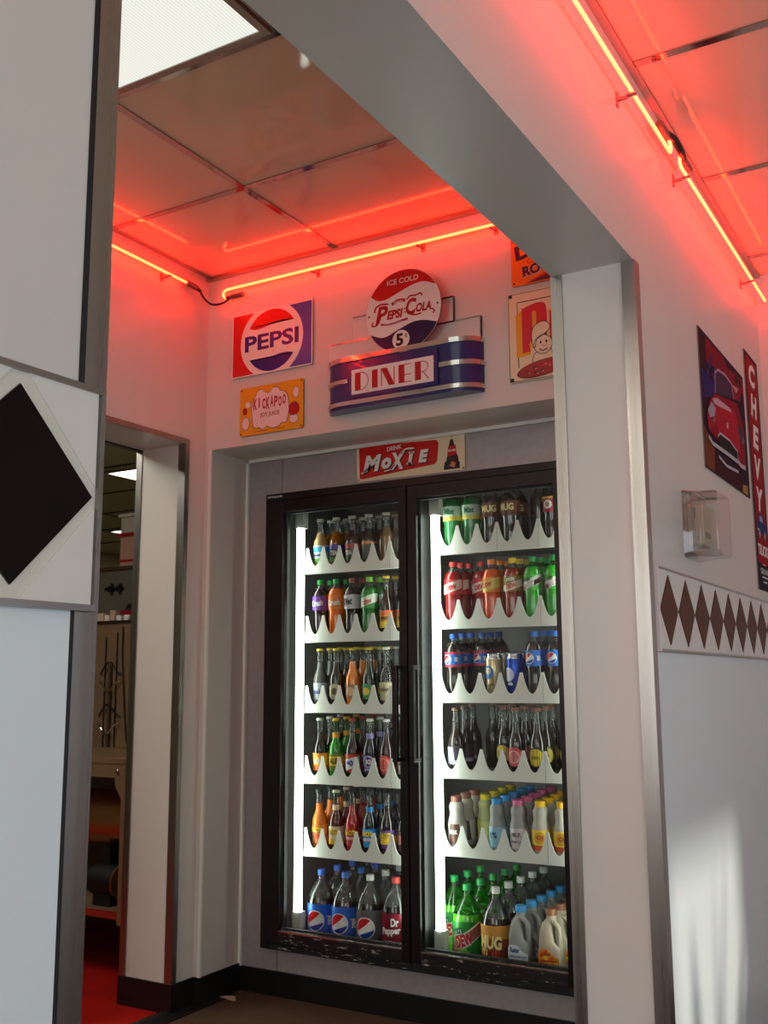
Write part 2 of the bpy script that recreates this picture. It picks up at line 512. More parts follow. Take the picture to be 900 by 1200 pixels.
# black vinyl base
struct(MB().box(-0.404, XL + 0.008, DY1 - 0.008, DY1, 0, 0.1, BLACKB).box(XL, XL + 0.008, DY1, YB, 0, 0.1, BLACKB)
       .box(XL, -0.112, YB - 0.008, YB, 0, 0.1, BLACKB).box(-0.12, -0.112, YB, 0.024, 0, 0.1, BLACKB).build('baseboard_left', smooth=False))
struct(MB().box(-0.112, 1.573, 0.022, 0.03, 0, 0.09, BLACKB).build('baseboard_back', smooth=False))
struct(MB().box(-0.185, -0.16, DY0, DY1 - 0.01, 0, 0.006, STEELH).box(-0.16, -0.085, -1.4, -0.04, 0, 0.005, BLACKR).build('trim_threshold', smooth=False))

# ================================================================== CEILING LIGHTS
def ceiling_light(x0, x1, y0, y1, z, lens, label, group=None):
    r = empty('ceiling_light', ((x0 + x1) / 2, (y0 + y1) / 2, z - 0.012)); a = At(r)
    fr = MB()
    for (p, q, s_, t_) in ((x0, x1, y0, y0 + 0.022), (x0, x1, y1 - 0.022, y1), (x0, x0 + 0.022, y0 + 0.022, y1 - 0.022), (x1 - 0.022, x1, y0 + 0.022, y1 - 0.022)):
        fr.box(p, q, s_, t_, z - 0.012, z - 0.001, pm('light_frame', (150, 140, 125), 0.3, 0.6))
    a.part(fr, 'frame', smooth=False)
    a.part(MB().box(x0 + 0.022, x1 - 0.022, y0 + 0.022, y1 - 0.022, z - 0.008, z - 0.002, lens), 'diffuser', smooth=False)
    return tag(r, label, 'ceiling light', group)
ceiling_light(0.49, 1.068, -2.605, -1.412, ZC, DIFF, 'large bright prismatic fluorescent ceiling panel beside the overhead beam, near alcove')
ceiling_light(0.49, 1.068, -5.6, -4.2, ZC, FILLL, 'added unseen fill light panel left of the beam, behind the camera')  # added out of view to brighten the alcove and door jamb
ceiling_light(-1.25, -0.65, -1.9, -0.7, 2.45, KLIGHT, 'added kitchen fill light, unseen above the doorway lintel')  # extra panel put in out of sight to light the kitchen table
ceiling_light(-2.07, -1.46, 1.08, 2.28, 2.45, KLIGHT, 'white kitchen ceiling light seen through the doorway, nearer and larger of two')
ceiling_light(-3.86, -3.26, 2.87, 4.07, 2.45, KLIGHT, 'yellowish kitchen ceiling light seen through the doorway, smaller farther one')

# ================================================================== NEON TUBES
def bez(pts, k=8):
    """smooth curve through points (Catmull-Rom)"""
    P = [Vector(p) for p in pts]
    P = [P[0] * 2 - P[1]] + P + [P[-1] * 2 - P[-2]]
    out = []
    for i in range(1, len(P) - 2):
        for j in range(k):
            t = j / k
            a, b, c, d = P[i - 1], P[i], P[i + 1], P[i + 2]
            out.append(0.5 * ((2 * b) + (c - a) * t + (2 * a - 5 * b + 4 * c - d) * t * t + (3 * b - a - 3 * c + d) * t ** 3))
    out.append(P[-2])
    return out
RN = 0.0052
BRK = pm('neon_bracket', (150, 110, 105), 0.35, 0.1)
def bracket_back(x, z):
    return MB().box(x - 0.008, x + 0.008, YB - 0.004, YB, z - 0.018, z + 0.012, BRK).box(x - 0.004, x + 0.004, YB - 0.032, YB - 0.004, z - 0.008, z - 0.002, BRK) \
        .box(x - 0.006, x + 0.006, YB - 0.05, YB - 0.028, z - 0.012, z - 0.0085, BRK)
# along the back wall above the signs
r = empty('neon_tube', (0.7, YB, 2.70)); a = At(r)
yn = YB - 0.038
pts = [(1.56, yn, 2.738), (1.2, yn, 2.738), (0.0, yn, 2.744)] + [(-0.022 - 0.018 * math.sin(math.radians(t)), yn, 2.726 + 0.018 * math.cos(math.radians(t))) for t in range(0, 181, 20)]
a.part(MB().tube(pts, RN, NEON), 'glass_tube')
a.part(MB().tube([(-0.022, yn, 2.708), (0.002, yn, 2.708), (0.004, yn, 2.708), (0.06, yn, 2.708)], [0.008, 0.008, 0.0115, 0.0115], NEONK), 'end_cap')
a.part(bracket_back(0.40, 2.738), 'bracket'); a.part(bracket_back(0.86, 2.738), 'bracket'); a.part(bracket_back(1.15, 2.736), 'bracket')
a.part(MB().tube(bez([(-0.11, -0.315, 2.735), (-0.115, -0.28, 2.715), (-0.09, -0.262, 2.692), (-0.04, -0.256, 2.69), (0.0, yn, 2.706)]), 0.0042, BLACKR), 'cable')
tag(r, 'red neon tube running along the back wall above the drink signs', 'neon light', 'red neon tubes')
# along the left wall over the kitchen doorway
r = empty('neon_tube', (XL, -0.9, 2.70)); a = At(r)
a.part(MB().tube([(-0.11, -1.75, 2.752), (-0.11, -0.9, 2.748), (-0.11, -0.39, 2.744)], RN, NEON), 'glass_tube')
a.part(MB().tube([(-0.11, -0.398, 2.744), (-0.11, -0.34, 2.742)], 0.0115, NEONK), 'end_cap')
a.part(MB().tube([(-0.11, -0.34, 2.742), (-0.11, -0.312, 2.736)], [0.0105, 0.006], BLACKR), 'plug')
for y in (-0.50, -1.2):
    a.part(MB().box(XL, XL + 0.004, y - 0.008, y + 0.008, 2.722, 2.752, BRK).box(XL + 0.004, XL + 0.03, y - 0.004, y + 0.004, 2.730, 2.736, BRK)
           .box(XL + 0.026, XL + 0.05, y - 0.006, y + 0.006, 2.7335, 2.737, BRK), 'bracket')
tag(r, 'short red neon tube on the left wall above the kitchen doorway', 'neon light', 'red neon tubes')
# along the right wall, two lengths
def bracket_right(y, z):
    return MB().box(XR, XR + 0.004, y - 0.008, y + 0.008, z - 0.022, z + 0.016, BRK).box(XR + 0.004, XR + 0.03, y - 0.004, y + 0.004, z - 0.008, z, BRK) \
        .box(XR + 0.026, XR + 0.052, y - 0.007, y + 0.007, z - 0.002, z + 0.0015, BRK)
xn = XR + 0.041
def uend(y0, s, z):   # doubled-back end, s=+1 bends towards +y
    return [(xn, y0 + s * 0.018 * math.sin(math.radians(t)), z + 0.018 - 0.018 * math.cos(math.radians(t))) for t in range(0, 181, 20)]
r = empty('neon_tube', (XR, -1.5, 2.66)); a = At(r)
a.part(MB().tube([(xn, -3.0, 2.682), (xn, -1.3, 2.682)] + uend(-0.535, 1, 2.684) + [(xn, -0.56, 2.72)], RN, NEON), 'glass_tube')
a.part(MB().tube([(xn, -0.553, 2.72), (xn, -0.635, 2.72)], 0.0125, NEONK), 'end_cap')
a.part(MB().tube(bez([(xn + 0.004, -0.565, 2.722), (xn + 0.012, -0.52, 2.726), (xn + 0.014, -0.46, 2.718), (xn + 0.006, -0.40, 2.728), (xn, -0.375, 2.73)]), 0.010, BLACKR), 'cable')
for y in (-0.895, -1.75): a.part(bracket_right(y, 2.674), 'bracket')
tag(r, 'red neon tube on the right wall over the beam, nearer length before the black connector', 'neon light', 'red neon tubes')
r = empty('neon_tube', (XR, 0.3, 2.66)); a = At(r)
a.part(MB().tube([(xn, 0.90, 2.702), (xn, 0.3, 2.70)] + [(p[0], p[1], p[2]) for p in uend(-0.40, -1, 2.694)] + [(xn, -0.37, 2.73)], RN, NEON), 'glass_tube')
a.part(MB().tube([(xn, -0.385, 2.73), (xn, -0.31, 2.73)], 0.0125, NEONK), 'end_cap')
for y in (-0.345, 0.62): a.part(bracket_right(y, 2.690), 'bracket')
tag(r, 'red neon tube on the right wall, farther length above the car poster', 'neon light', 'red neon tubes')

# ================================================================== SIGNS
RB = (math.radians(90), 0, 0)                 # faces the room from the back wall
RR = (math.radians(90), 0, math.radians(90))  # faces the dining room from the right wall
def ink(name, rgb, rough=0.3): return pm('enamel_' + name, rgb, 0.6 if ('poster' in name or 'sign_' in name or 'truck' in name) else rough, spec=0.06 if ('poster' in name or 'sign_' in name or 'truck' in name) else 0.4)
WHT = ink('white', (238, 232, 226)); RED = ink('red', (206, 26, 22)); BLU = ink('blue', (22, 30, 120)); BLK = ink('black', (18, 16, 18))
MBLU = ink('mid_blue', (44, 80, 168)); CRM = ink('cream', (232, 214, 178)); YEL = ink('yellow', (232, 164, 20)); NAVY = ink('navy', (20, 20, 72))
DRED = ink('dark_red', (176, 20, 30)); ORG = ink('orange', (240, 120, 16)); PLUM = ink('plum', (72, 18, 52)); MAROON = ink('maroon', (92, 18, 26))
EDGE = pm('tin_edge', (120, 112, 104), 0.4, 0.6)
def plate(w, h, r, mat, th=0.004):
    return MB().prism(rrect(0, w, 0, h, r), 0, th, EDGE, top=mat)
def corner_screws(s, w, h, d, n, mat=BLK, r=0.0035):
    for x in (d, w - d):
        for y in (d, h - d): s.ell(x, y, r, r, mat, n, 10)
def clip_wave(R, wave, top, k=20):
    """region between the circle and a wave line"""
    a0 = math.degrees(math.atan2(wave[0][1], wave[0][0])); a1 = math.degrees(math.atan2(wave[-1][1], wave[-1][0]))
    if top:  # over the top from right to left
        return list(wave) + arc(0, 0, R, R, a1, a0, k)
    a0 %= 360; a1 %= 360
    return list(wave) + arc(0, 0, R, R, a1, a0, k)
def smooth2(pts, k=5): return [(p.x, p.y) for p in bez([(x, y, 0) for x, y in pts], k)]

# red, white and blue globe sign
W, H = 0.392, 0.263
s = plate(W, H, 0.006, WHT)
n = 0.0044
cx, cy = W / 2, H / 2
ring = [(cx - 0.152 * math.cos(math.radians(t)), cy + 0.152 * math.sin(math.radians(t))) for t in range(-56, 57, 8)]
m_ = 0.005
L = [(m_, m_), (m_, H - m_)] + [(max(m_, x), min(H - m_, max(m_, y))) for x, y in ring[::-1]]
s.poly(L[::-1], RED, n)
Rr = [(W - x, y) for x, y in L]
s.poly(Rr, MBLU, n)
up = smooth2([(-0.109, 0.064), (-0.085, 0.055), (-0.05, 0.055), (0.0, 0.064), (0.05, 0.074), (0.109, 0.066)])
lo = smooth2([(-0.109, -0.068), (-0.06, -0.074), (-0.01, -0.070), (0.04, -0.062), (0.08, -0.062), (0.109, -0.070)])
s.poly([(cx + x, cy + y) for x, y in clip_wave(0.1262, up, True)], RED, n)
s.poly([(cx + x, cy + y) for x, y in clip_wave(0.1262, lo, False)][::-1], BLU, n)
s.text('PEPSI', 0.066, cx, cy, BLU, n, bold=0.03, w=0.262)
s.ell(cx + 0.012, cy - 0.046, 0.003, 0.003, RED, n, 10)
o = s.build('globe_sign', loc=(-0.013, YB - 0.004, 2.374), rot=RB)
tag(o, 'square red, white and blue globe soda sign, upper left on the back wall', 'sign', 'tin signs on the back wall')

# yellow joy juice sign
W, H = 0.306, 0.195
s = plate(W, H, 0.007, YEL)
PINKW = ink('pinkish_white', (236, 214, 214))
cl = [(0.066, 0.05), (0.072, 0.03), (0.095, 0.028), (0.115, 0.018), (0.135, 0.028), (0.16, 0.018), (0.19, 0.022), (0.205, 0.034), (0.225, 0.032), (0.232, 0.05), (0.238, 0.08),
      (0.236, 0.11), (0.232, 0.135), (0.218, 0.155), (0.20, 0.16), (0.185, 0.176), (0.162, 0.178), (0.146, 0.162), (0.125, 0.164), (0.108, 0.178), (0.09, 0.174), (0.08, 0.158), (0.068, 0.14), (0.06, 0.11), (0.062, 0.08), (0.066, 0.05)]
cl = smooth2(cl, 4)
s.poly([(0.149 + (x - 0.149) * 1.025, 0.098 + (y - 0.098) * 1.03) for x, y in cl], BLK, 0.0044)
s.poly(cl, PINKW, 0.0048)
for i, (ch, hh) in enumerate(zip('KICKAPOO', (0.046, 0.04, 0.042, 0.05, 0.048, 0.044, 0.038, 0.038))):
    s.text(ch, hh, 0.078 + i * 0.0195 + (0.002 if i > 1 else -0.001), 0.122 + 0.004 * math.sin(i * 1.9), DRED, 0.0052, bold=0.035, w=0.006 if ch == 'I' else 0.0165)
s.text('JOY JUICE', 0.022, 0.148, 0.073, DRED, 0.0052, bold=0.02, w=0.094)
for x, y, rx, ry, mt in ((0.03, 0.05, 0.018, 0.026, PINKW), (0.262, 0.042, 0.02, 0.018, PINKW), (0.272, 0.145, 0.014, 0.022, PINKW), (0.04, 0.125, 0.012, 0.014, PINKW), (0.262, 0.08, 0.024, 0.026, DRED), (0.026, 0.1, 0.01, 0.014, DRED)):
    s.ell(x, y, rx * 1.1, ry * 1.08, BLK, 0.0044, 18); s.ell(x, y, rx, ry, mt, 0.0048, 18)
s.stroke([(0.07, 0.012), (0.14, 0.012)], 0.002, MAROON, 0.0046); s.stroke([(0.18, 0.012), (0.22, 0.012)], 0.002, MAROON, 0.0046)
corner_screws(s, W, H, 0.009, 0.0046)
o = s.build('juice_sign', loc=(0.032, YB - 0.004, 2.131), rot=RB)
tag(o, 'small yellow tin sign with a white cloud and red lettering, below the globe sign', 'sign', 'tin signs on the back wall')

# long red and cream drink sign on the cooler panel
W, H = 0.474, 0.152
s = plate(W, H, 0.008, CRM)
banner = [(0.016, 0.016), (0.028, 0.012), (0.345, 0.036), (0.356, 0.05), (0.362, 0.115), (0.352, 0.126), (0.02, 0.14), (0.013, 0.132)]
s.poly([(0.187 + (x - 0.187) * 1.012, 0.077 + (y - 0.077) * 1.03) for x, y in banner], DRED, 0.0043)
s.poly(banner, RED, 0.0046)
for y in (0.035, 0.055, 0.075, 0.095, 0.115): s.stroke([(0.02, y + 0.0), (0.352, y * 0.86 + 0.016)], 0.0012, DRED, 0.0048)
for dx, dy, mt, nn in ((0.004, -0.004, BLK, 0.0050), (0, 0, WHT, 0.0055)):
    s.text('M', 0.066, 0.072 + dx, 0.068 + dy, mt, nn, shear=0.22, bold=0.05, w=0.082)
    s.text('o', 0.044, 0.136 + dx, 0.062 + dy, mt, nn, shear=0.22, bold=0.06, w=0.044)
    s.text('X', 0.068, 0.185 + dx, 0.066 + dy, mt, nn, shear=0.2, bold=0.05, w=0.07)
    s.text('I', 0.05, 0.243 + dx, 0.070 + dy, mt, nn, shear=0.2, bold=0.06, w=0.026)
    s.stroke([(0.226 + dx, 0.049 + dy), (0.250 + dx, 0.049 + dy)], 0.009, mt, nn); s.stroke([(0.236 + dx, 0.091 + dy), (0.260 + dx, 0.091 + dy)], 0.009, mt, nn)
    s.text('E', 0.05, 0.299 + dx, 0.072 + dy, mt, nn, shear=0.22, bold=0.06, w=0.044)
    s.stroke(smooth2([(0.02 + dx, 0.034 + dy), (0.036 + dx, 0.036 + dy), (0.05 + dx, 0.05 + dy)], 4), [0.002] + [0.006] * 7 + [0.009], mt, nn)
    s.stroke(smooth2([(0.125 + dx, 0.03 + dy), (0.155 + dx, 0.036 + dy), (0.175 + dx, 0.056 + dy)], 4), [0.002] + [0.005] * 7 + [0.008], mt, nn)
    s.stroke(smooth2([(0.20 + dx, 0.094 + dy), (0.225 + dx, 0.108 + dy), (0.26 + dx, 0.106 + dy)], 4), [0.009] + [0.006] * 7 + [0.002], mt, nn)
s.text('DRINK', 0.016, 0.172, 0.118, WHT, 0.0055, bold=0.03, w=0.066, rot=0.06)
BRN = ink('bottle_brown', (64, 20, 22))
s.poly([(0.396, 0.010), (0.396, 0.045), (0.404, 0.075), (0.408, 0.1), (0.414, 0.122), (0.424, 0.122), (0.430, 0.1), (0.436, 0.075), (0.446, 0.05), (0.448, 0.010)], BRN, 0.0046)
s.ell(0.419, 0.136, 0.005, 0.006, BLK, 0.0046, 12); s.ell(0.419, 0.136, 0.0035, 0.0045, WHT, 0.0049, 12)
s.poly([(0.400, 0.058), (0.404, 0.094), (0.436, 0.098), (0.440, 0.062)], RED, 0.0050)
s.text('MOXIE', 0.009, 0.420, 0.079, WHT, 0.0053, bold=0.03, w=0.03)
s.poly([(0.384, 0.008), (0.388, 0.036), (0.404, 0.044), (0.412, 0.02), (0.432, 0.032), (0.452, 0.034), (0.452, 0.008)], BLK, 0.0050)
s.poly([(0.408, 0.02), (0.43, 0.012), (0.436, 0.03), (0.42, 0.038)], ink('skin_tone', (216, 120, 90)), 0.0053)
corner_screws(s, W, H, 0.008, 0.0046)
o = s.build('drink_sign', loc=(0.422, 0.029, 1.950), rot=RB)
tag(o, 'long cream tin sign with a red banner and bottle, directly above the cooler doors', 'sign')

# diner sign
r = empty('diner_sign', (0.775, YB, 2.155)); a = At(r)
def plan(grow, d):
    out = [(1.093 + grow, YB)]
    out += [(0.985 + (0.106 + grow) * math.cos(math.radians(t)), YB - (d + grow) * math.sin(math.radians(t))) for t in range(0, 91, 9)]
    out += [(0.555 - (0.092 + grow) * math.sin(math.radians(t)), YB - (d + grow) * math.cos(math.radians(t))) for t in range(0, 91, 9)]
    return out
SB = pm('sign_blue', (32, 38, 106), 0.2, coat=0.35)
a.part(MB().prism(plan(0, 0.064), 2.157, 2.343, SB), 'housing')
for z0, z1 in ((2.332, 2.350), (2.168, 2.184)):
    a.part(MB().prism(plan(0.007, 0.064), z0, z1, CHROME), 'chrome_band', bevel=0.004)
def part_plan(lo_, hi_, grow=0.007):
    P = [p for p in plan(grow, 0.064) if lo_ <= p[0] <= hi_]
    return P
pr = part_plan(0.96, 1.2); pr = pr + [(0.952, YB - 0.071), (0.952, YB - 0.05), (1.0, YB - 0.04)]
a.part(MB().prism(pr[::-1], 2.250, 2.267, CHROME), 'chrome_band', bevel=0.004)
pl_ = [(0.578, YB - 0.05), (0.578, YB - 0.071)] + part_plan(0.40, 0.556) + [(0.52, YB - 0.04)]
a.part(MB().prism(pl_[::-1], 2.250, 2.267, CHROME), 'chrome_band', bevel=0.004)
# raised name panel
def mp(x0, z0, y):
    return lambda p: (x0 + p[0], y - p[2], z0 + p[1])
pn = MB()
pn.prism(rrect(0, 0.364, 0, 0.132, 0.004), 0, 0.008, SB, m=mp(0.585, 2.189, YB - 0.064))
pn.prism(rrect(0.013, 0.349, 0.014, 0.106, 0.002), 0.008, 0.011, WHT, m=mp(0.585, 2.189, YB - 0.064))
q = MB()
x, z, hh, n = 0.0, 0.0, 0.067, 0.0116
def bar(x0, x1, y0, y1): q.poly([(x0, y0), (x1, y0), (x1, y1), (x0, y1)], DRED, n)
tw = 0.0028
bar(0.0, 0.024, 0, hh); q.stroke([(0.024, hh - tw / 2)] + arc(0.026, hh / 2, 0.030, hh / 2 - tw / 2, 90, -90) + [(0.024, tw / 2)], tw, DRED, n)   # D
bar(0.072, 0.096, 0, hh)                                                                                                            # I
bar(0.110, 0.114, 0, hh); q.poly([(0.110, hh), (0.134, hh), (0.166, 0), (0.142, 0)], DRED, n); bar(0.162, 0.166, 0, hh)               # N
bar(0.182, 0.206, 0, hh)                                                                                                            # E
for yy in (tw / 2, hh * 0.42, hh - tw / 2): q.stroke([(0.206, yy), (0.234, yy)], tw, DRED, n)
bar(0.248, 0.272, 0, hh); q.stroke([(0.272, hh - tw / 2)] + arc(0.278, hh * 0.70, 0.022, hh * 0.30 - tw / 2, 90, -90) + [(0.272, hh * 0.40)], tw, DRED, n)
q.stroke([(0.280, hh * 0.40), (0.303, 0)], tw * 1.2, DRED, n)                                                                         # R
k = mp(0.585 + 0.028, 2.189 + 0.026, YB - 0.064)
pn.add([k(p) for p in q.v], q.f, DRED)
a.part(pn, 'name_panel')
TIER = pm('pale_enamel', (228, 214, 208), 0.3)
def tier(x0, x1, z0, z1, d, nm):
    t = MB().box(x0, x1, YB - d, YB, z0, z1, TIER).box(x0, x1, YB - d - 0.003, YB, z1 - 0.006, z1, CHROME).box(x1 - 0.003, x1, YB - d - 0.002, YB, z0, z1 - 0.006, CHROME)
    return a.part(t, nm, smooth=False)
tier(0.458, 1.088, 2.343, 2.431, 0.012, 'stepped_plate')
tier(0.564, 0.984, 2.431, 2.524, 0.009, 'stepped_plate')
R = 0.153
b = MB().prism([(R * math.cos(math.radians(t)), R * math.sin(math.radians(t))) for t in range(0, 360, 6)], 0, 0.006, EDGE, top=WHT)
n = 0.0064
up = smooth2([(-0.131, 0.073), (-0.105, 0.055), (-0.07, 0.053), (-0.017, 0.070), (0.038, 0.088), (0.085, 0.091), (0.133, 0.072)])
lo = smooth2([(-0.134, -0.070), (-0.08, -0.088), (-0.017, -0.068), (0.038, -0.051), (0.085, -0.052), (0.136, -0.067)])
b.poly(clip_wave(R - 0.001, up, True), RED, n)
b.poly(clip_wave(R - 0.001, lo, False)[::-1], NAVY, n)
b.text('ICE COLD', 0.020, 0.0, 0.113, WHT, n + 0.0004, bold=0.012, w=0.128)
for dx in (0,):
    b.text('P', 0.066, -0.088, -0.002, DRED, n, shear=0.25, bold=0.03, w=0.054)
    b.text('EPSI', 0.034, -0.033, -0.008, DRED, n, shear=0.2, bold=0.05, w=0.066)
    b.text(':', 0.02, 0.008, -0.002, DRED, n, bold=0.05, w=0.006)
    b.text('C', 0.062, 0.034, 0.008, DRED, n, shear=0.2, bold=0.04, w=0.044)
    b.text('OLA', 0.034, 0.084, -0.002, DRED, n, shear=0.2, bold=0.05, w=0.062)
    b.stroke(smooth2([(-0.125, -0.022), (-0.128, -0.036), (-0.112, -0.038), (-0.098, -0.024), (-0.09, 0.0)], 5), 0.006, DRED, n)
    b.stroke(smooth2([(-0.118, 0.012), (-0.112, 0.03), (-0.09, 0.038), (-0.06, 0.034)], 5), 0.007, DRED, n)
    b.stroke(smooth2([(0.016, 0.036), (0.03, 0.048), (0.05, 0.046), (0.072, 0.05), (0.078, 0.04)], 5), 0.006, DRED, n)
    b.stroke(smooth2([(0.03, -0.02), (0.05, -0.026), (0.075, -0.024)], 5), 0.006, DRED, n)
    b.stroke(smooth2([(0.110, -0.014), (0.120, -0.018), (0.127, -0.026), (0.120, -0.032)], 5), 0.005, DRED, n)
    b.stroke(smooth2([(-0.092, -0.038), (-0.05, -0.042), (0.02, -0.034)], 5), 0.008, DRED, n)
    b.stroke(smooth2([(-0.046, 0.030), (-0.02, 0.040), (0.01, 0.036)], 5), 0.012, DRED, n)
    b.text('DRINK', 0.0065, -0.018, 0.036, WHT, n + 0.0004, bold=0.01, w=0.038, rot=0.08)
    b.text('REFRESHING HEALTHFUL', 0.0045, -0.04, -0.040, WHT, n + 0.0004, w=0.08, rot=0.02)
b.ell(-0.009, -0.107, 0.035, 0.035, WHT, n + 0.0003)
b.text('5', 0.046, -0.014, -0.107, BLK, n + 0.0007, bold=0.04, w=0.030)
b.text('c', 0.012, 0.013, -0.096, BLK, n + 0.0007, bold=0.01); b.stroke([(0.013, -0.105), (0.013, -0.087)], 0.0014, BLK, n + 0.0007)
for p in ((0, 0.140), (-0.140, 0.0), (0.140, 0.0)): b.ell(p[0], p[1], 0.004, 0.004, BLK, n + 0.0008, 10)
bo = b.build('button_disc', parent=r, loc=(0.812 - 0.775, -0.064, 2.484 - 2.155), rot=RB)
st = MB().box(0.76, 0.86, YB - 0.0645, YB - 0.008, 2.39, 2.46, TIER)
a.part(st, 'button_mount', smooth=False)
tag(r, 'navy and chrome art deco diner sign topped by a round soda button', 'sign', 'tin signs on the back wall')

# pizza sign with a chef, partly hidden behind the pillar
W, H = 0.40, 0.315
s = plate(W, H, 0.003, CRM)
n = 0.0044
def frame_lines(d, mt, w_): 
    s.stroke([(d, d), (W - d, d), (W - d, H - d), (d, H - d), (d, d)], w_, mt, n)
frame_lines(0.004, BLK, 0.0024)
s.stroke([(0.036, 0.05), (0.036, 0.28), (W - 0.03, 0.28)], 0.0034, BLK, n)
for x in (0.006, W - 0.018):
    for y in (0.004, H - 0.016): s.poly([(x, y), (x + 0.012, y), (x + 0.012, y + 0.012), (x, y + 0.012)], BLK, n + 0.0003)
PZR = ink('pizza_red', (206, 26, 46))
s.poly([(0.030, 0.085), (0.030, 0.235), (0.07, 0.262), (0.11, 0.264), (0.118, 0.225), (0.118, 0.14), (0.085, 0.135), (0.082, 0.09)], YEL, n + 0.0003)
s.poly(smooth2([(0.052, 0.098), (0.052, 0.245), (0.06, 0.256), (0.105, 0.268), (0.134, 0.262), (0.142, 0.235), (0.142, 0.17), (0.134, 0.145), (0.082, 0.135), (0.080, 0.1)], 3), PZR, n + 0.0006)
s.poly(rrect(0.090, 0.104, 0.165, 0.240, 0.006), YEL, n + 0.0009)
s.poly([(0.148, 0.14), (0.148, 0.235), (0.192, 0.245), (0.192, 0.15)], YEL, n + 0.0003)
s.poly([(0.152, 0.118), (0.152, 0.228), (0.182, 0.238), (0.182, 0.13)], PZR, n + 0.0006)
s.text('ZZA', 0.10, 0.29, 0.185, PZR, n + 0.0006, bold=0.05, w=0.17)
s.text('"Just like', 0.018, 0.225, 0.262, BLK, n + 0.0005, shear=0.25, w=0.11)
s.text('TONY\'S"', 0.014, 0.225, 0.240, BLK, n + 0.0005, shear=0.25, w=0.085)
def outl(pts, fill=CRM, w_=0.0024, dn=0.0):
    s.poly(pts, fill, n + 0.0010 + dn); s.stroke(pts + [pts[0]], w_, BLK, n + 0.0013 + dn)
outl(smooth2([(0.085, 0.04), (0.09, 0.08), (0.105, 0.095), (0.14, 0.098), (0.168, 0.09), (0.18, 0.065), (0.178, 0.04)], 4))
outl(smooth2([(0.158, 0.088), (0.18, 0.118), (0.195, 0.15), (0.206, 0.148), (0.204, 0.12), (0.186, 0.085), (0.174, 0.07)], 4))
for ang in (60, 90, 120, 150): s.stroke([(0.198 + 0.01 * math.cos(math.radians(ang)), 0.15 + 0.01 * math.sin(math.radians(ang))), (0.198 + 0.026 * math.cos(math.radians(ang)), 0.15 + 0.026 * math.sin(math.radians(ang)))], 0.007, CRM, n + 0.0012)
outl([(0.126 + 0.033 * math.cos(math.radians(t)), 0.118 + 0.033 * math.sin(math.radians(t))) for t in range(0, 360, 20)], dn=0.0003)
outl(smooth2([(0.088, 0.125), (0.086, 0.16), (0.098, 0.188), (0.128, 0.198), (0.15, 0.186), (0.148, 0.166), (0.125, 0.150), (0.104, 0.138), (0.098, 0.112), (0.09, 0.112)], 3), dn=0.0006)
for ex in (0.118, 0.138): s.ell(ex, 0.126, 0.0032, 0.006, BLK, n + 0.0022, 10)
s.stroke(smooth2([(0.112, 0.105), (0.126, 0.096), (0.142, 0.104)], 4), 0.003, BLK, n + 0.0022)
s.ell(0.130, 0.115, 0.006, 0.004, CRM, n + 0.0023, 10); s.stroke(arc(0.130, 0.115, 0.006, 0.004, 180, 360), 0.0016, BLK, n + 0.0024)
pz = [(0.122 + 0.092 * math.cos(math.radians(t)), 0.038 + 0.028 * math.sin(math.radians(t)) + 0.012 * math.cos(math.radians(t))) for t in range(0, 360, 12)]
s.poly(pz, ink('crust', (96, 40, 26)), n + 0.0026)
s.poly([(0.122 + (x - 0.122) * 0.93, 0.038 + (y - 0.038) * 0.9) for x, y in pz], ink('sauce', (160, 34, 30)), n + 0.0029)
for x, y in ((0.07, 0.03), (0.095, 0.042), (0.12, 0.03), (0.145, 0.045), (0.17, 0.046), (0.13, 0.052), (0.1, 0.025), (0.19, 0.05)):
    s.ell(x, y, 0.009, 0.004, PZR if x > 0.12 else MAROON, n + 0.0031, 10); s.ell(x + 0.004, y - 0.004, 0.003, 0.0014, CRM, n + 0.0033, 8)
s.stroke([(0.19, 0.018), (0.37, 0.018)], 0.002, BLK, n)
o = s.build('pizza_sign', loc=(1.188, YB - 0.004, 2.169), rot=RB)
tag(o, 'cream tin pizza sign with a winking chef, cut off by the pillar', 'sign', 'tin signs on the back wall')

# orange root beer sign above it
W, H = 0.32, 0.24
s = plate(W, H, 0.008, ORG)
s.poly([(0.003, 0.170), (0.003, 0.236), (W - 0.003, 0.236), (W - 0.003, 0.228), (0.10, 0.205)], PLUM, 0.0044)
s.poly([(0.003, 0.155), (0.003, 0.170), (0.10, 0.205), (0.10, 0.190)], RED, 0.0044)
s.poly([(0.05, 0.004), (W - 0.006, 0.004), (W - 0.006, 0.05), (0.18, 0.035)], MAROON, 0.0044); s.poly([(0.05, 0.004), (0.18, 0.035), (0.314, 0.05), (0.314, 0.060), (0.16, 0.045)], RED, 0.0046)
s.text("DAD'S", 0.056, 0.132, 0.132, PLUM, 0.0048, bold=0.05, w=0.235, rot=0.13)
s.text('Old Fashioned', 0.020, 0.158, 0.094, RED, 0.0048, bold=0.01, w=0.20, shear=0.2, rot=0.13)
for dx, mt, nn in ((0.002, WHT, 0.0047), (0, PLUM, 0.0050)):
    s.text('ROOT BEER', 0.038, 0.166 + dx, 0.062 - dx, mt, nn, bold=0.05, w=0.25, rot=0.13)
corner_screws(s, W, H, 0.010, 0.0052)
o = s.build('root_beer_sign', loc=(1.206, YB - 0.004, 2.508), rot=RB)
tag(o, 'orange root beer sign mostly hidden behind the beam, above the pizza sign', 'sign', 'tin signs on the back wall')

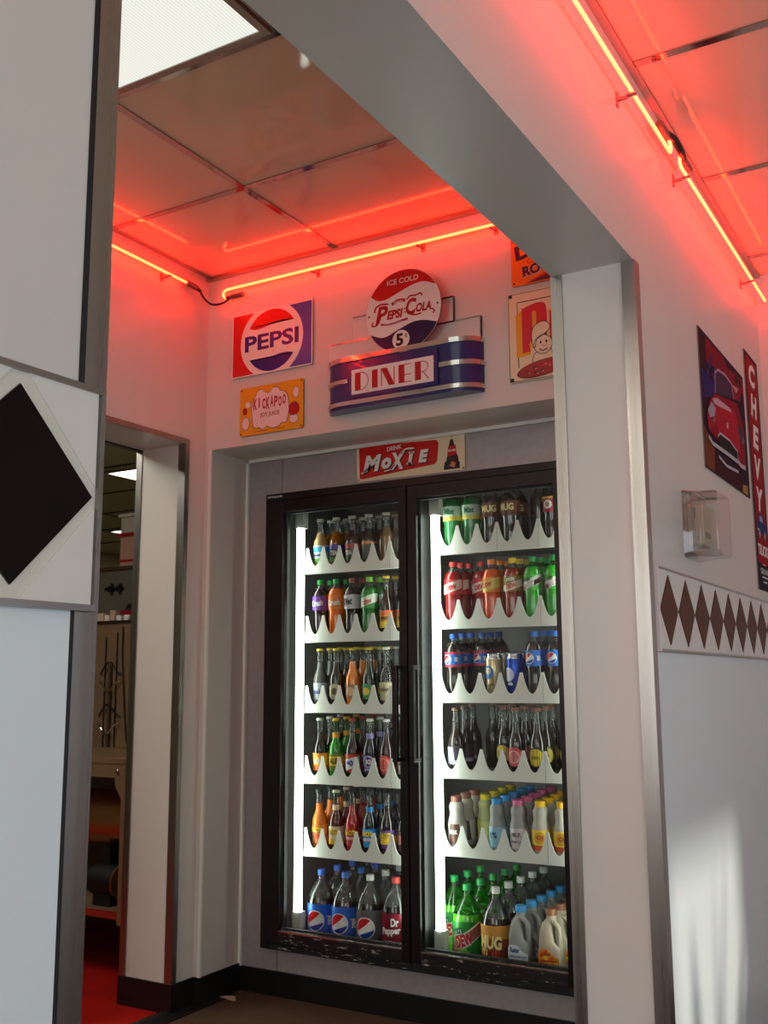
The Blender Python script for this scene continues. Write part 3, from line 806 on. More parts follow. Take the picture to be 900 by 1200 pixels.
# car picture
CAR = {
    'corners': [(-0.007, 0.452), (0.673, 0.462), (0.645, 0.003), (-0.017, -0.005)],
    'red_sky': [(0.097, 0.444), (0.343, 0.449), (0.409, 0.427), (0.673, 0.444), (0.661, 0.357), (0.446, 0.38), (0.209, 0.374), (0.089, 0.363)],
    'violet': [(0.012, 0.321), (0.194, 0.311), (0.183, 0.266), (0.012, 0.224)],
    'rust': [(0.004, 0.132), (0.138, 0.083), (0.118, 0.002), (-0.01, -0.001)],
    'tan': [(0.551, 0.033), (0.634, 0.04), (0.632, 0.005), (0.543, 0.003)],
    'ground': [(0.131, 0.056), (0.484, 0.066), (0.544, 0.009), (0.116, -0.003)],
    'body': [(0.093, 0.231), (0.185, 0.277), (0.532, 0.326), (0.62, 0.265), (0.615, 0.112), (0.489, 0.087), (0.369, 0.101), (0.19, 0.119), (0.065, 0.13), (0.048, 0.172)],
    'hood': [(0.194, 0.265), (0.47, 0.286), (0.532, 0.234), (0.531, 0.143), (0.196, 0.142), (0.166, 0.198)],
    'glass': [(0.187, 0.282), (0.199, 0.35), (0.243, 0.373), (0.361, 0.384), (0.456, 0.374), (0.482, 0.329)],
    'seat': [(0.361, 0.381), (0.576, 0.39), (0.59, 0.346), (0.469, 0.329), (0.444, 0.374)],
    'shine': [(0.135, 0.249), (0.205, 0.268), (0.393, 0.277), (0.427, 0.268), (0.221, 0.243), (0.154, 0.238)],
    'lamp1': [(0.121, 0.235), (0.173, 0.226), (0.155, 0.196), (0.086, 0.175), (0.06, 0.195)],
    'lamp2': [(0.143, 0.193), (0.168, 0.188), (0.148, 0.171), (0.121, 0.173)],
    'lamp3': [(0.531, 0.251), (0.582, 0.245), (0.591, 0.212), (0.542, 0.196), (0.514, 0.219)],
    'lamp4': [(0.593, 0.218), (0.616, 0.205), (0.596, 0.184), (0.566, 0.189)],
    'grille': [(0.183, 0.134), (0.216, 0.15), (0.36, 0.154), (0.479, 0.138), (0.474, 0.104), (0.37, 0.104), (0.208, 0.102)],
    'bumperL': [(0.049, 0.106), (0.098, 0.093), (0.206, 0.096), (0.333, 0.099), (0.463, 0.1)],
    'bumperR': [(0.469, 0.106), (0.517, 0.095), (0.603, 0.1)],
    'bumperLow': [(0.176, 0.065), (0.286, 0.053), (0.47, 0.064)],
    'windline': [(0.186, 0.28), (0.2, 0.353), (0.243, 0.375), (0.362, 0.387), (0.457, 0.377), (0.482, 0.329)],
    'emblem': [(0.328, 0.213), (0.352, 0.212), (0.346, 0.192), (0.323, 0.192)],
    'grilleline': [(0.183, 0.134), (0.216, 0.15), (0.36, 0.154), (0.479, 0.138), (0.474, 0.104)],
    'mirror': [(0.457, 0.377), (0.576, 0.39), (0.53, 0.363)],
    'fender': [(0.093, 0.231), (0.185, 0.277), (0.278, 0.288), (0.2, 0.248), (0.158, 0.165), (0.065, 0.13), (0.048, 0.172)],
}

W, H = 0.672, 0.458
def clampc(P): return [(min(max(x, 0.004), W - 0.004), min(max(y, 0.004), H - 0.004)) for x, y in P]
s = plate(W, H, 0.002, ink('poster_ground', (44, 22, 40), 0.3))
C_ = {k_: clampc(v_) for k_, v_ in CAR.items()}
def pp(k_, rgb, lv): s.poly(C_[k_], ink('poster_' + k_, rgb, 0.3), 0.0042 + 0.0003 * lv)
pp('red_sky', (128, 22, 38), 1); pp('violet', (44, 36, 98), 2); pp('rust', (126, 58, 30), 2); pp('ground', (62, 20, 26), 2); pp('tan', (170, 130, 60), 2)
pp('glass', (74, 50, 74), 3); pp('seat', (150, 24, 42), 4); pp('mirror', (196, 150, 150), 5)
pp('body', (140, 20, 40), 6); pp('fender', (168, 30, 48), 7); pp('hood', (186, 26, 48), 8); pp('shine', (206, 160, 168), 9)
pp('lamp1', (170, 158, 168), 10); pp('lamp2', (120, 110, 122), 10); pp('lamp3', (60, 70, 80), 10); pp('lamp4', (90, 110, 112), 10)
LG = ink('poster_chrome', (190, 186, 194), 0.3)
pp('grille', (22, 26, 30), 10); s.stroke(C_['grilleline'], 0.007, LG, 0.0076)
s.stroke(C_['windline'], 0.009, ink('poster_screen', (182, 150, 172), 0.3), 0.0058)
s.stroke(C_['bumperL'], 0.014, LG, 0.0079); s.stroke(C_['bumperR'], 0.016, LG, 0.0079); s.stroke(C_['bumperLow'], 0.010, LG, 0.0079)
for i in range(7):
    x = 0.215 + i * 0.034
    s.stroke([(x, 0.108), (x + 0.006, 0.146)], 0.003, ink('poster_teeth', (90, 96, 96), 0.3), 0.0075)
pp('emblem', (214, 170, 160), 12)
for i in range(5): s.ell(0.55 + 0.02 * i, 0.42 - 0.05 * (i % 3), 0.022, 0.014, ink('poster_dark', (30, 14, 26), 0.3), 0.0047, 12)
for i in range(5): s.ell(0.10 + 0.025 * i, 0.33 + 0.03 * (i % 3), 0.018, 0.012, ink('poster_blue', (60, 44, 120), 0.3), 0.0051, 12)
o = s.build('car_poster', loc=(XR, -0.146, 1.829), rot=RR)
tag(o, 'dark poster of a red vintage sports car with chrome bumpers, on the right wall', 'poster')

# tall vertical truck sign
W, H = 0.246, 0.914
s = plate(W, H, 0.004, ink('sign_dark', (34, 26, 40), 0.3))
s.poly([(0.022, 0.10), (W - 0.022, 0.10), (W - 0.022, H - 0.015), (0.022, H - 0.015)], ink('sign_red', (158, 20, 30), 0.3), 0.0044)
for i, ch in enumerate('CHEVY'):
    s.text(ch, 0.092, W / 2, 0.835 - i * 0.122, WHT, 0.0052, bold=0.045, w=0.12, shear=0.18)
    s.text(ch, 0.092, W / 2 + 0.006, 0.829 - i * 0.122, BLK, 0.0048, bold=0.045, w=0.12, shear=0.18)
TB = ink('truck_blue', (34, 60, 120), 0.3)
s.poly(smooth2([(0.04, 0.215), (0.04, 0.25), (0.07, 0.262), (0.085, 0.29), (0.15, 0.29), (0.165, 0.262), (0.21, 0.252), (0.212, 0.215)], 3), TB, 0.0048)
s.poly([(0.09, 0.262), (0.095, 0.284), (0.142, 0.284), (0.15, 0.262)], ink('truck_glass', (150, 170, 190), 0.3), 0.0051)
for x in (0.075, 0.175): s.ell(x, 0.213, 0.02, 0.02, BLK, 0.0052, 16); s.ell(x, 0.213, 0.009, 0.009, LG, 0.0055, 12)
s.stroke([(0.036, 0.226), (0.07, 0.226)], 0.008, LG, 0.0054)
s.text('TRUCKS', 0.042, W / 2, 0.152, WHT, 0.0052, bold=0.04, w=0.19)
s.text('GENUINE', 0.022, W / 2, 0.072, WHT, 0.0052, bold=0.01, w=0.15)
s.stroke([(0.07, 0.05), (0.18, 0.05)], 0.005, WHT, 0.0052); s.stroke([(0.09, 0.032), (0.16, 0.032)], 0.006, WHT, 0.0052); s.stroke([(0.09, 0.098), (0.15, 0.098)], 0.003, WHT, 0.0052)
corner_screws(s, W, H, 0.01, 0.0056)
o = s.build('truck_sign', loc=(XR, 0.582, 1.504), rot=RR)
tag(o, 'tall narrow red truck sign with vertical white letters, right of the car poster', 'sign')

# clear plastic guard over a thermostat
r = empty('thermostat_guard', (XR, -0.35, 1.517)); a = At(r)
CLR = thin('clear_plastic', (0.84, 0.82, 0.80), 2.0, rough=0.05, body=0.13, body_rgb=(226, 214, 206))
y0, y1, z0, z1, xo = -0.446, -0.262, 1.517, 1.71, 1.893
def rbox(y0, y1, z0, z1, x0, x1, r_, mat):
    k_ = MB(); P = rrect(y0, y1, z0, z1, r_, 4); nP = len(P)
    P2 = [(y0 + (y - y0) * 0.96 + (y1 - y0) * 0.02, z0 + (z - z0) * 0.95 + (z1 - z0) * 0.025) for y, z in P]
    k_.add([(x0, y, z) for y, z in P] + [(x1, y, z) for y, z in P2], [[nP + i for i in range(nP)]] + [(i, (i + 1) % nP, nP + (i + 1) % nP, nP + i) for i in range(nP)], mat)
    return k_
a.part(rbox(y0 + 0.004, y1 - 0.004, z0 + 0.004, z1 - 0.004, XR + 0.025, xo, 0.014, CLR), 'cover', bevel=0.004)
a.part(rbox(y0, y1, z0, z1, XR, XR + 0.026, 0.012, CLR), 'base_ring', bevel=0.003)
tag(r, 'clear plastic guard box over the thermostat, beside the pillar', 'thermostat guard')
TST = pm('thermostat_beige', (222, 206, 176), 0.45)
r = empty('thermostat', (XR, -0.355, 1.55)); a = At(r)
a.part(MB().box(XR + 0.001, XR + 0.006, -0.425, -0.285, 1.535, 1.692, pm('thermostat_plate', (196, 166, 132), 0.5)), 'wall_plate', bevel=0.001)
a.part(rbox(-0.41, -0.30, 1.55, 1.675, XR + 0.006, XR + 0.048, 0.012, TST), 'housing', bevel=0.003)
vt = MB()
for i in range(5): vt.box(XR + 0.02, XR + 0.028, -0.4106, -0.409, 1.632 + 0.0062 * i, 1.635 + 0.0062 * i, BLK)
a.part(vt, 'vent')
a.part(MB().box(XR + 0.047, XR + 0.0495, -0.39, -0.335, 1.575, 1.592, pm('thermostat_label', (150, 140, 120), 0.5)), 'label_strip')
tag(r, 'beige thermostat inside the clear plastic guard on the right wall', 'thermostat')

# ================================================================== DISPLAY COOLER
r = empty('display_cooler', (0.67, 0.03, 0.174)); a = At(r)
f = MB()
f.box(0, 0.044, -0.004, 0.10, 0.174, 1.937, FRAMEB).box(1.292, 1.345, -0.004, 0.10, 0.174, 1.937, FRAMEB)
f.box(0.044, 1.292, -0.004, 0.10, 1.907, 1.937, FRAMEB).box(0.044, 1.292, -0.004, 0.10, 0.174, 0.2, WORN)
f.box(0.640, 0.690, 0.034, 0.13, 0.2, 1.907, GASKET)
a.part(f, 'frame', smooth=False, bevel=0.0015)
np_ = MB().box(0.006, 0.088, -0.0055, -0.004, 1.915, 1.932, BLACKR)
np_.text('STYLELINE', 0.0075, 0.047, 1.924, WHT, -0.0058, w=0.072, bold=0.02, m=lambda x, y, n: (x, n, y))
a.part(np_, 'maker_plate', smooth=False)
lin_ = MB()
lin_.box(-0.06, 1.42, 0.86, 0.88, 0.10, 2.0, LINER).box(-0.08, -0.06, 0.07, 0.88, 0.10, 2.0, LINER).box(1.42, 1.44, 0.07, 0.88, 0.10, 2.0, LINER)
lin_.box(-0.06, 1.42, 0.07, 0.86, 0.10, 0.146, LINER).box(-0.06, 1.42, 0.102, 0.86, 1.98, 2.0, LINER)
a.part(lin_, 'interior', smooth=False)
def cooler_door(x0, x1, g0, g1, hx, hside):
    d = MB()
    zb, zt, gb, gt = 0.203, 1.904, 0.248, 1.857
    d.box(x0, g0, -0.012, 0.028, zb, zt, FRAMEB).box(g1, x1, -0.012, 0.028, zb, zt, FRAMEB).box(g0, g1, -0.012, 0.028, gt, zt, FRAMEB)
    d.box(g0, g1, -0.012, 0.028, zb, gb, WORN)
    d.box(g0, g1, -0.0128, -0.012, gb - 0.006, gb, CHROME)
    dd = a.part(d, 'door', smooth=False, bevel=0.0025)
    MB().box(g0 + 0.001, g1 - 0.001, 0.006, 0.012, gb + 0.001, gt - 0.001, GLASS).build('glass', parent=dd, smooth=False)
    k = MB()
    for z in (0.893, 1.221):
        k.box(hx - 0.006, hx + 0.010, -0.062, -0.012, z, z + 0.014, FRAMEB)
    k.box(hx - 0.008, hx + 0.012, -0.070, -0.054, 0.893, 1.235, FRAMEB)
    k.build('handle', parent=dd, smooth=False, bevel=0.002)
    gk = MB()
    for p in ((g0, g0 + 0.006, gb, gt), (g1 - 0.006, g1, gb, gt)): gk.box(p[0], p[1], 0.013, 0.03, p[2], p[3], GASKET)
    gk.box(g0 + 0.006, g1 - 0.006, 0.013, 0.03, gb, gb + 0.006, GASKET).box(g0 + 0.006, g1 - 0.006, 0.013, 0.03, gt - 0.006, gt, GASKET)
    gk.build('gasket', parent=dd, smooth=False)
cooler_door(0.047, 0.662, 0.092, 0.630, 0.638, -1)
cooler_door(0.668, 1.288, 0.706, 1.248, 0.708, 1)
for x, y in ((0.108, 0.092), (0.612, 0.112), (0.732, 0.092), (1.268, 0.112)):
    o = a.part(MB().tube([(x, y, 0.30), (x, y, 1.80)], 0.0165, TUBEW, 14), 'light_tube')
    for z0, z1 in ((0.225, 0.30), (1.80, 1.88)): MB().box(x - 0.02, x + 0.02, y - 0.012, y + 0.024, z0, z1, pm('lamp_holder', (196, 200, 190), 0.5)).build('lamp_holder', parent=o, smooth=False)
DECKF = {}
SL = 0.06
LIPY = 0.122
def shelf(x0, x1, lanes, z, pitch, seams):
    """white scalloped lip with a sloping lane deck behind"""
    peak, low = z + 0.108, z + 0.033
    half = pitch / 2 - 0.005
    prof = []
    xs = [x0] + [l for l in lanes]
    pts = [(x0 + 0.004, peak - 0.0)]
    for l in lanes:
        for i in range(17):
            t = -1 + i / 8
            x = l + t * half
            y = low + (peak - low) * abs(t) ** 2.1
            if x0 + 0.004 <= x <= x1: pts.append((x, y))
    if pts[-1][0] < x1 - 0.001: pts.append((x1, peak if (x1 - lanes[-1]) > half * 0.95 else pts[-1][1]))
    poly = [(x0, z)] + [(x1, z)] + pts[::-1]
    s = MB()
    # front plate as vertical strips so that it triangulates cleanly
    P = pts
    for i in range(len(P) - 1):
        (xa, ya), (xb, yb) = P[i], P[i + 1]
        if xb - xa < 1e-5: continue
        s.add([(xa, LIPY, z), (xb, LIPY, z), (xb, LIPY, yb), (xa, LIPY, ya), (xa, LIPY + 0.0035, z), (xb, LIPY + 0.0035, z), (xb, LIPY + 0.0035, yb), (xa, LIPY + 0.0035, ya)],
              [(0, 1, 2, 3), (7, 6, 5, 4), (3, 2, 6, 7), (4, 5, 1, 0)], SHELFW)
    s.add([(x0, LIPY, z), (x0 + 0.004, LIPY, z), (x0 + 0.004, LIPY, peak), (x0 + 0.004, LIPY + 0.0035, z), (x0 + 0.004, LIPY + 0.0035, peak)], [(0, 1, 2)], SHELFW)
    s.box(x0 + 0.004, x1, LIPY + 0.0035, LIPY + 0.02, z, z + 0.003, SHELFW)
    for sx in seams: s.box(sx - 0.0006, sx + 0.0006, LIPY - 0.0005, LIPY + 0.002, z + 0.002, z + 0.095, pm('shelf_joint', (150, 152, 146), 0.6))
    # deck and lane dividers
    y0, y1 = LIPY + 0.0035, 0.62
    zf = z + 0.018
    s.add([(x0, y0, zf - 0.006), (x1, y0, zf - 0.006), (x1, y1, zf - 0.006 + SL * (y1 - y0)), (x0, y1, zf - 0.006 + SL * (y1 - y0)),
           (x0, y0, zf), (x1, y0, zf), (x1, y1, zf + SL * (y1 - y0)), (x0, y1, zf + SL * (y1 - y0))],
          [(0, 3, 2, 1), (4, 5, 6, 7), (0, 1, 5, 4), (2, 3, 7, 6), (0, 4, 7, 3), (1, 2, 6, 5)], SHELFG)
    a.part(s, 'shelf', angle=30)
    return zf, y0
LZ = [1.614, 1.335, 1.056, 0.780, 0.503]
RZ = [1.652, 1.371, 1.099, 0.826, 0.552]
LL = [0.160 + 0.0783 * i for i in range(6)]
RL = [0.768 + 0.0818 * i for i in range(7)]
deck = {}
for i, z in enumerate(LZ): deck['L', i] = shelf(0.112, 0.600, LL, z, 0.0783, [0.513])
for i, z in enumerate(RZ): deck['R', i] = shelf(0.728, 1.262, RL, z, 0.0818, [1.137, 0.973] if i == 0 else [1.137])
tag(r, 'two door black glass front drinks cooler built into the back wall', 'cooler')

# ------------------------------------------------------------------ bottles
AIR = thin('bottle_clear', (0.86, 0.88, 0.86), 1.5, rough=0.05, body=0.10, body_rgb=(190, 195, 190))
AIRG = thin('bottle_clear_green', (0.30, 0.75, 0.28), 1.5, rough=0.05, body=0.12, body_rgb=(40, 150, 40))
def liq(rgb): return pm('drink', rgb, 0.10, coat=0.6)
def capm(rgb): return pm('bottle_cap', rgb, 0.35)
def lab(rgb): return pm('paper_label', rgb, 0.35)
PROF = {
 'pet': ([(0, 0.026), (0.004, 0.032), (0.014, 0.0345), (0.055, 0.0352), (0.075, 0.0335), (0.098, 0.0335), (0.108, 0.0352), (0.170, 0.0352), (0.182, 0.0325), (0.196, 0.024), (0.206, 0.0155), (0.212, 0.0125), (0.219, 0.0125)],
         (0.215, 0.234, 0.0145), (0.111, 0.167), 0.0356, 0.196),
 'glass': ([(0, 0.026), (0.003, 0.029), (0.010, 0.0305), (0.108, 0.0305), (0.122, 0.0285), (0.138, 0.0225), (0.152, 0.0165), (0.168, 0.0142), (0.200, 0.0125), (0.216, 0.0122), (0.218, 0.0138), (0.226, 0.0138), (0.228, 0.0125)],
           (0.225, 0.234, 0.0148), (0.030, 0.098), 0.0309, 0.180),
 'stubby': ([(0, 0.027), (0.004, 0.031), (0.012, 0.0325), (0.100, 0.0325), (0.116, 0.030), (0.132, 0.022), (0.146, 0.0165), (0.166, 0.0148), (0.192, 0.014), (0.194, 0.0155), (0.200, 0.0155)],
            (0.198, 0.209, 0.0165), (0.026, 0.098), 0.0329, 0.150),
 'dairy': ([(0, 0.026), (0.004, 0.0315), (0.012, 0.0335), (0.094, 0.0335), (0.106, 0.0310), (0.122, 0.0265), (0.136, 0.0270), (0.150, 0.0285), (0.160, 0.0255), (0.168, 0.0190), (0.172, 0.0175)],
           (0.168, 0.188, 0.0200), (0.022, 0.092), 0.0339, 0.150),
 'large': ([(0, 0.036), (0.006, 0.046), (0.020, 0.0535), (0.035, 0.0545), (0.172, 0.0545), (0.190, 0.0535), (0.215, 0.0475), (0.238, 0.037), (0.256, 0.024), (0.266, 0.0155), (0.274, 0.0135), (0.286, 0.0135)],
           (0.283, 0.305, 0.0155), (0.068, 0.183), 0.0550, 0.205),
 'can': ([(0, 0.0235), (0.003, 0.0255), (0.012, 0.0325), (0.138, 0.0325), (0.150, 0.0275), (0.153, 0.0268), (0.157, 0.0275), (0.157, 0.0262), (0.1545, 0.0250), (0.1545, 0.0)],
         None, (0.012, 0.138), 0.0325, 1.0),
}
NAMEK = {'pet': ('plastic_soda_bottle', 'bottle'), 'glass': ('glass_soda_bottle', 'bottle'), 'stubby': ('glass_juice_bottle', 'bottle'),
         'dairy': ('milk_bottle', 'bottle'), 'large': ('large_soda_bottle', 'bottle'), 'can': ('soda_can', 'can'), 'jug': ('milk_jug', 'jug')}
def wrapm(R):
    return lambda x, y, n: ((R + n) * math.sin(x / R), -(R + n) * math.cos(x / R), y)
def sleeve(mb, R, z0, z1, mat, seg):
    mb.lathe([(z0, R), (z1, R)], seg, mat, capend=False)
def wcol(mb, R, n, us, lo, hi, mat):
    """patch on the cylinder between lo(u) and hi(u)"""
    m = wrapm(R); k = len(us)
    v = [m(u, lo(u), n) for u in us] + [m(u, max(lo(u), hi(u)), n) for u in us]
    mb.add(v, [(i, i + 1, k + i + 1, k + i) for i in range(k - 1)], mat)
def wdisc(mb, R, n, cu, cz, rd, mat, lo=None, hi=None):
    us = [cu + rd * math.cos(math.pi * (1 - i / 14)) for i in range(15)]
    h = lambda u: math.sqrt(max(0, rd * rd - (u - cu) ** 2))
    cl = lambda u, v: max(cz - h(u), min(cz + h(u), v))
    wcol(mb, R, n, us, (lambda u: cl(u, cz + lo(u - cu))) if lo else (lambda u: cz - h(u)), (lambda u: cl(u, cz + hi(u - cu))) if hi else (lambda u: cz + h(u)), mat)
def wtext(mb, R, n, t, size, cu, cz, mat, w, shear=0.0, bold=0.04, rot=0.0):
    flat = MB(); flat.text(t, size, cu, cz, mat, 0, shear=shear, bold=bold, w=w, rot=rot)
    bm = bmesh.new()
    vs_ = [bm.verts.new(p) for p in flat.v]
    for fc in flat.f:
        try: bm.faces.new([vs_[i] for i in fc])
        except ValueError: pass
    step = R * 0.22
    k = math.floor((cu - w) / step)
    while k * step < cu + w:
        bmesh.ops.bisect_plane(bm, geom=bm.verts[:] + bm.edges[:] + bm.faces[:], plane_co=(k * step, 0, 0), plane_no=(1, 0, 0)); k += 1
    bm.verts.index_update()
    m = wrapm(R)
    mb.add([m(v.co.x, v.co.y, n) for v in bm.verts], [[v.index for v in fc.verts] for fc in bm.faces], mat)
    bm.free()
def globe(mb, R, n, cu, cz, rd, ring=True):
    if ring: wdisc(mb, R, n, cu, cz, rd, lab((240, 240, 240)))
    q = rd * 0.9
    wdisc(mb, R, n + 0.0004, cu, cz, q, lab((216, 30, 34)), lo=lambda u: q * 0.25 + u * 0.7 if u < 0.2 * q else q * 0.39 + (u - 0.2 * q) * 1.2)
    wdisc(mb, R, n + 0.0004, cu, cz, q, lab((16, 62, 168)), hi=lambda u: -q * 0.5 + u * 0.35)
def make(kind, L):
    """L: drink colour, cap, label layout"""
    nm, cat = NAMEK[kind]
    if kind == 'jug': return make_jug(L)
    prof, cap, lz, R, fill = PROF[kind]
    seg = 24 if kind == 'large' else 18
    big = kind == 'large'
    b = MB()
    lm = liq(L['d']) if L.get('d') else AIR
    top = L.get('air') or AIR
    if kind == 'can':
        lm = pm('can_metal', L['d'], 0.22, 0.55); tp = pm('can_lid', (196, 196, 198), 0.25, 1.0)
        b.lathe(prof, seg, lambda z: lm if z < 0.139 else tp)
    elif kind == 'dairy':
        b.lathe(prof, seg, pm('milk_plastic', L['d'], 0.4))
    else:
        # split the profile at the fill line
        P = []
        for i, (z, rr) in enumerate(prof):
            if i and prof[i - 1][0] < fill < z:
                t = (fill - prof[i - 1][0]) / (z - prof[i - 1][0]); P.append((fill, prof[i - 1][1] + t * (rr - prof[i - 1][1])))
            P.append((z, rr))
        b.lathe(P, seg, lambda z: lm if z < fill else top)
        rf = [rr for z, rr in P if z == fill][0] - 0.0006
        if L.get('d'): b.lathe([(fill - 0.0008, rf), (fill - 0.0008, 0.0001)], seg, lm, capend=False)
    root = b.build(nm, angle=50)
    if cap:
        c = MB(); z0, z1, rc = cap
        cm = capm(L['c'])
        if kind in ('glass',):
            c.lathe([(z0 - 0.001, rc * 1.08), (z0 + 0.002, rc), (z1 - 0.001, rc * 0.94), (z1, rc * 0.8)], 14, cm)
        else:
            c.lathe([(z0, rc), (z1 - 0.0015, rc), (z1, rc * 0.92)], 16, cm)
        c.build('cap', parent=root, angle=40)
    lb = L.get('l')
    if lb:
        t = MB()
        z0, z1 = lb.get('z', lz)
        if lb.get('b'):
            sleeve(t, R + 0.0004, z0, z1, lab(lb['b']), seg)
        for rgb, a0, a1 in lb.get('bands', []):
            sleeve(t, R + 0.0009, z0 + (z1 - z0) * a0, z0 + (z1 - z0) * a1, lab(rgb), seg)
        zc = (z0 + z1) / 2; hh = z1 - z0
        for rgb, cu, cz, rd in lb.get('discs', []):
            wdisc(t, R, 0.0012, cu * R, z0 + cz * hh, rd * hh, lab(rgb))
        for rgb, lo, hi in lb.get('waves', []):   # big slanted fields on the label front
            us = [R * (-1.3 + 2.6 * i / 12) for i in range(13)]
            wcol(t, R, 0.0014, us, lambda u: max(z0, min(z1, z0 + hh * lo(u / R))), lambda u: max(z0, min(z1, z0 + hh * hi(u / R))), lab(rgb))
        if lb.get('globe'):
            cu, cz, rd = lb['globe']; globe(t, R, 0.0015, cu * R, z0 + cz * hh, rd * hh)
        for tx in lb.get('t', []):
            s_, size, cu, cz, rgb, w = tx[:6]
            sh = tx[6] if len(tx) > 6 else 0.0; ro = tx[7] if len(tx) > 7 else 0.0
            if len(tx) > 8: wtext(t, R, 0.0021, s_, size * hh, cu * R, z0 + cz * hh - 0.02 * hh, lab(tx[8]), w * R * 1.03, sh, 0.09, ro)
            wtext(t, R, 0.0025, s_, size * hh, cu * R, z0 + cz * hh, lab(rgb), w * R, sh, 0.05, ro)
        t.build('label', parent=root, angle=50)
        if lb.get('neck'):
            k = MB(); nz0, nz1, nr = (0.158, 0.178, 0.0158) if kind == 'glass' else (0.150, 0.168, 0.0185)
            sleeve(k, nr, nz0, nz1, lab(lb['neck']), 14)
            k.build('neck_label', parent=root)
    return root
def make_jug(L):
    b = MB()
    pl = pm('milk_plastic', L['d'], 0.38)
    def ring(z, hx, hy, cx=0.0, cy=0.0, p=4.0, seg=24):
        out = []
        for j in range(seg):
            t = 2 * math.pi * j / seg
            c, s_ = math.cos(t), math.sin(t)
            out.append((cx + hx * math.copysign(abs(c) ** (2 / p), c), cy + hy * math.copysign(abs(s_) ** (2 / p), s_), z))
        return out
    S = [ring(0, 0.036, 0.036), ring(0.006, 0.041, 0.041), ring(0.118, 0.0415, 0.0415), ring(0.136, 0.040, 0.041), ring(0.150, 0.030, 0.039, -0.010, 0), ring(0.185, 0.026, 0.034, -0.011, 0, 3),
         ring(0.208, 0.023, 0.028, -0.007, 0, 2.4), ring(0.222, 0.018, 0.018, 0, 0, 2), ring(0.230, 0.0165, 0.0165, 0, 0, 2), ring(0.238, 0.0165, 0.0165, 0, 0, 2)]
    k = len(b.v); seg = 24; mi = b.mi(pl)
    for s_ in S: b.v += s_
    for i in range(len(S) - 1):
        for j in range(seg):
            b.f.append([k + i * seg + j, k + i * seg + (j + 1) % seg, k + (i + 1) * seg + (j + 1) % seg, k + (i + 1) * seg + j]); b.m.append(mi)
    b.f.append([k + j for j in range(seg)][::-1]); b.m.append(mi)
    root = b.build('milk_jug', angle=60)
    h = MB().tube(bez([(0.004, -0.016, 0.214), (0.020, -0.022, 0.211), (0.032, -0.024, 0.196), (0.0345, -0.024, 0.17), (0.034, -0.024, 0.145), (0.031, -0.022, 0.115)], 5), 0.0088, pl, 10)
    h.build('handle', parent=root)
    c = MB().lathe([(0.234, 0.0195), (0.253, 0.0195), (0.255, 0.018)], 18, capm(L['c']))
    c.build('cap', parent=root)
    t = MB(); y = -0.0424
    P = [(-0.036, 0.072), (0.036, 0.070), (0.036, 0.100), (0.012, 0.112), (-0.004, 0.128), (-0.028, 0.130), (-0.036, 0.120)]
    t.add([(p, y, q) for p, q in P] + [(p, y + 0.001, q) for p, q in P], [list(range(7))] + [(i, 7 + i, 7 + (i + 1) % 7, (i + 1) % 7) for i in range(7)], lab(L['l']))
    m = lambda x, z, n: (x, y - n, z)
    t.text(L['t'][0], 0.018, -0.012, 0.113, lab(L['tc']), 0.0006, shear=0.3, bold=0.04, w=0.036, m=m)
    t.text(L['t'][1], 0.007, 0.0, 0.092, lab(L['tc']), 0.0006, bold=0.04, w=0.060, m=m)
    t.text(L['t'][2], 0.005, 0.0, 0.080, lab(L['tc']), 0.0006, bold=0.02, w=0.05, m=m)
    if L.get('spots'):
        for i, (x, z) in enumerate(((-0.026, 0.11), (-0.01, 0.102), (0.01, 0.098), (0.026, 0.086), (-0.024, 0.084), (0.004, 0.082), (-0.01, 0.120))):
            t.add([(x + 0.008 * math.cos(q), y - 0.0003, z + 0.008 * math.sin(q)) for q in [k_ * math.pi / 5 for k_ in range(10)]], [list(range(10))], lab(L['spots'][i % 2]))
    t.build('label', parent=root, smooth=False)
    return root

Wt, Rd, Yl, Bk = (240, 238, 232), (200, 26, 30), (240, 200, 40), (20, 18, 18)
COLA = (26, 11, 8)
def twav(c1, c2):   # slanted two-tone flash
    return [(c1, lambda q: 0.18 + 0.30 * q, lambda q: 0.70 + 0.30 * q)]
DEWL = dict(b=(70, 190, 50), waves=[((236, 236, 226), lambda q: 0.16 + 0.26 * q, lambda q: 0.74 + 0.26 * q), ((206, 28, 36), lambda q: 0.20 + 0.26 * q, lambda q: 0.52 + 0.26 * q)],
            t=[('mtn', 0.28, -0.25, 0.72, (10, 90, 40), 0.6, 0.25, 0.3), ('DEW', 0.30, 0.05, 0.36, Wt, 0.95, 0.2, 0.3)])
def dewl(base): d = dict(DEWL); d['b'] = base; return d
PEP = dict(b=(24, 110, 214), globe=(-0.25, 0.5, 0.36), t=[('pepsi', 0.34, 0.75, 0.5, Wt, 0.5, 0, 1.57)])
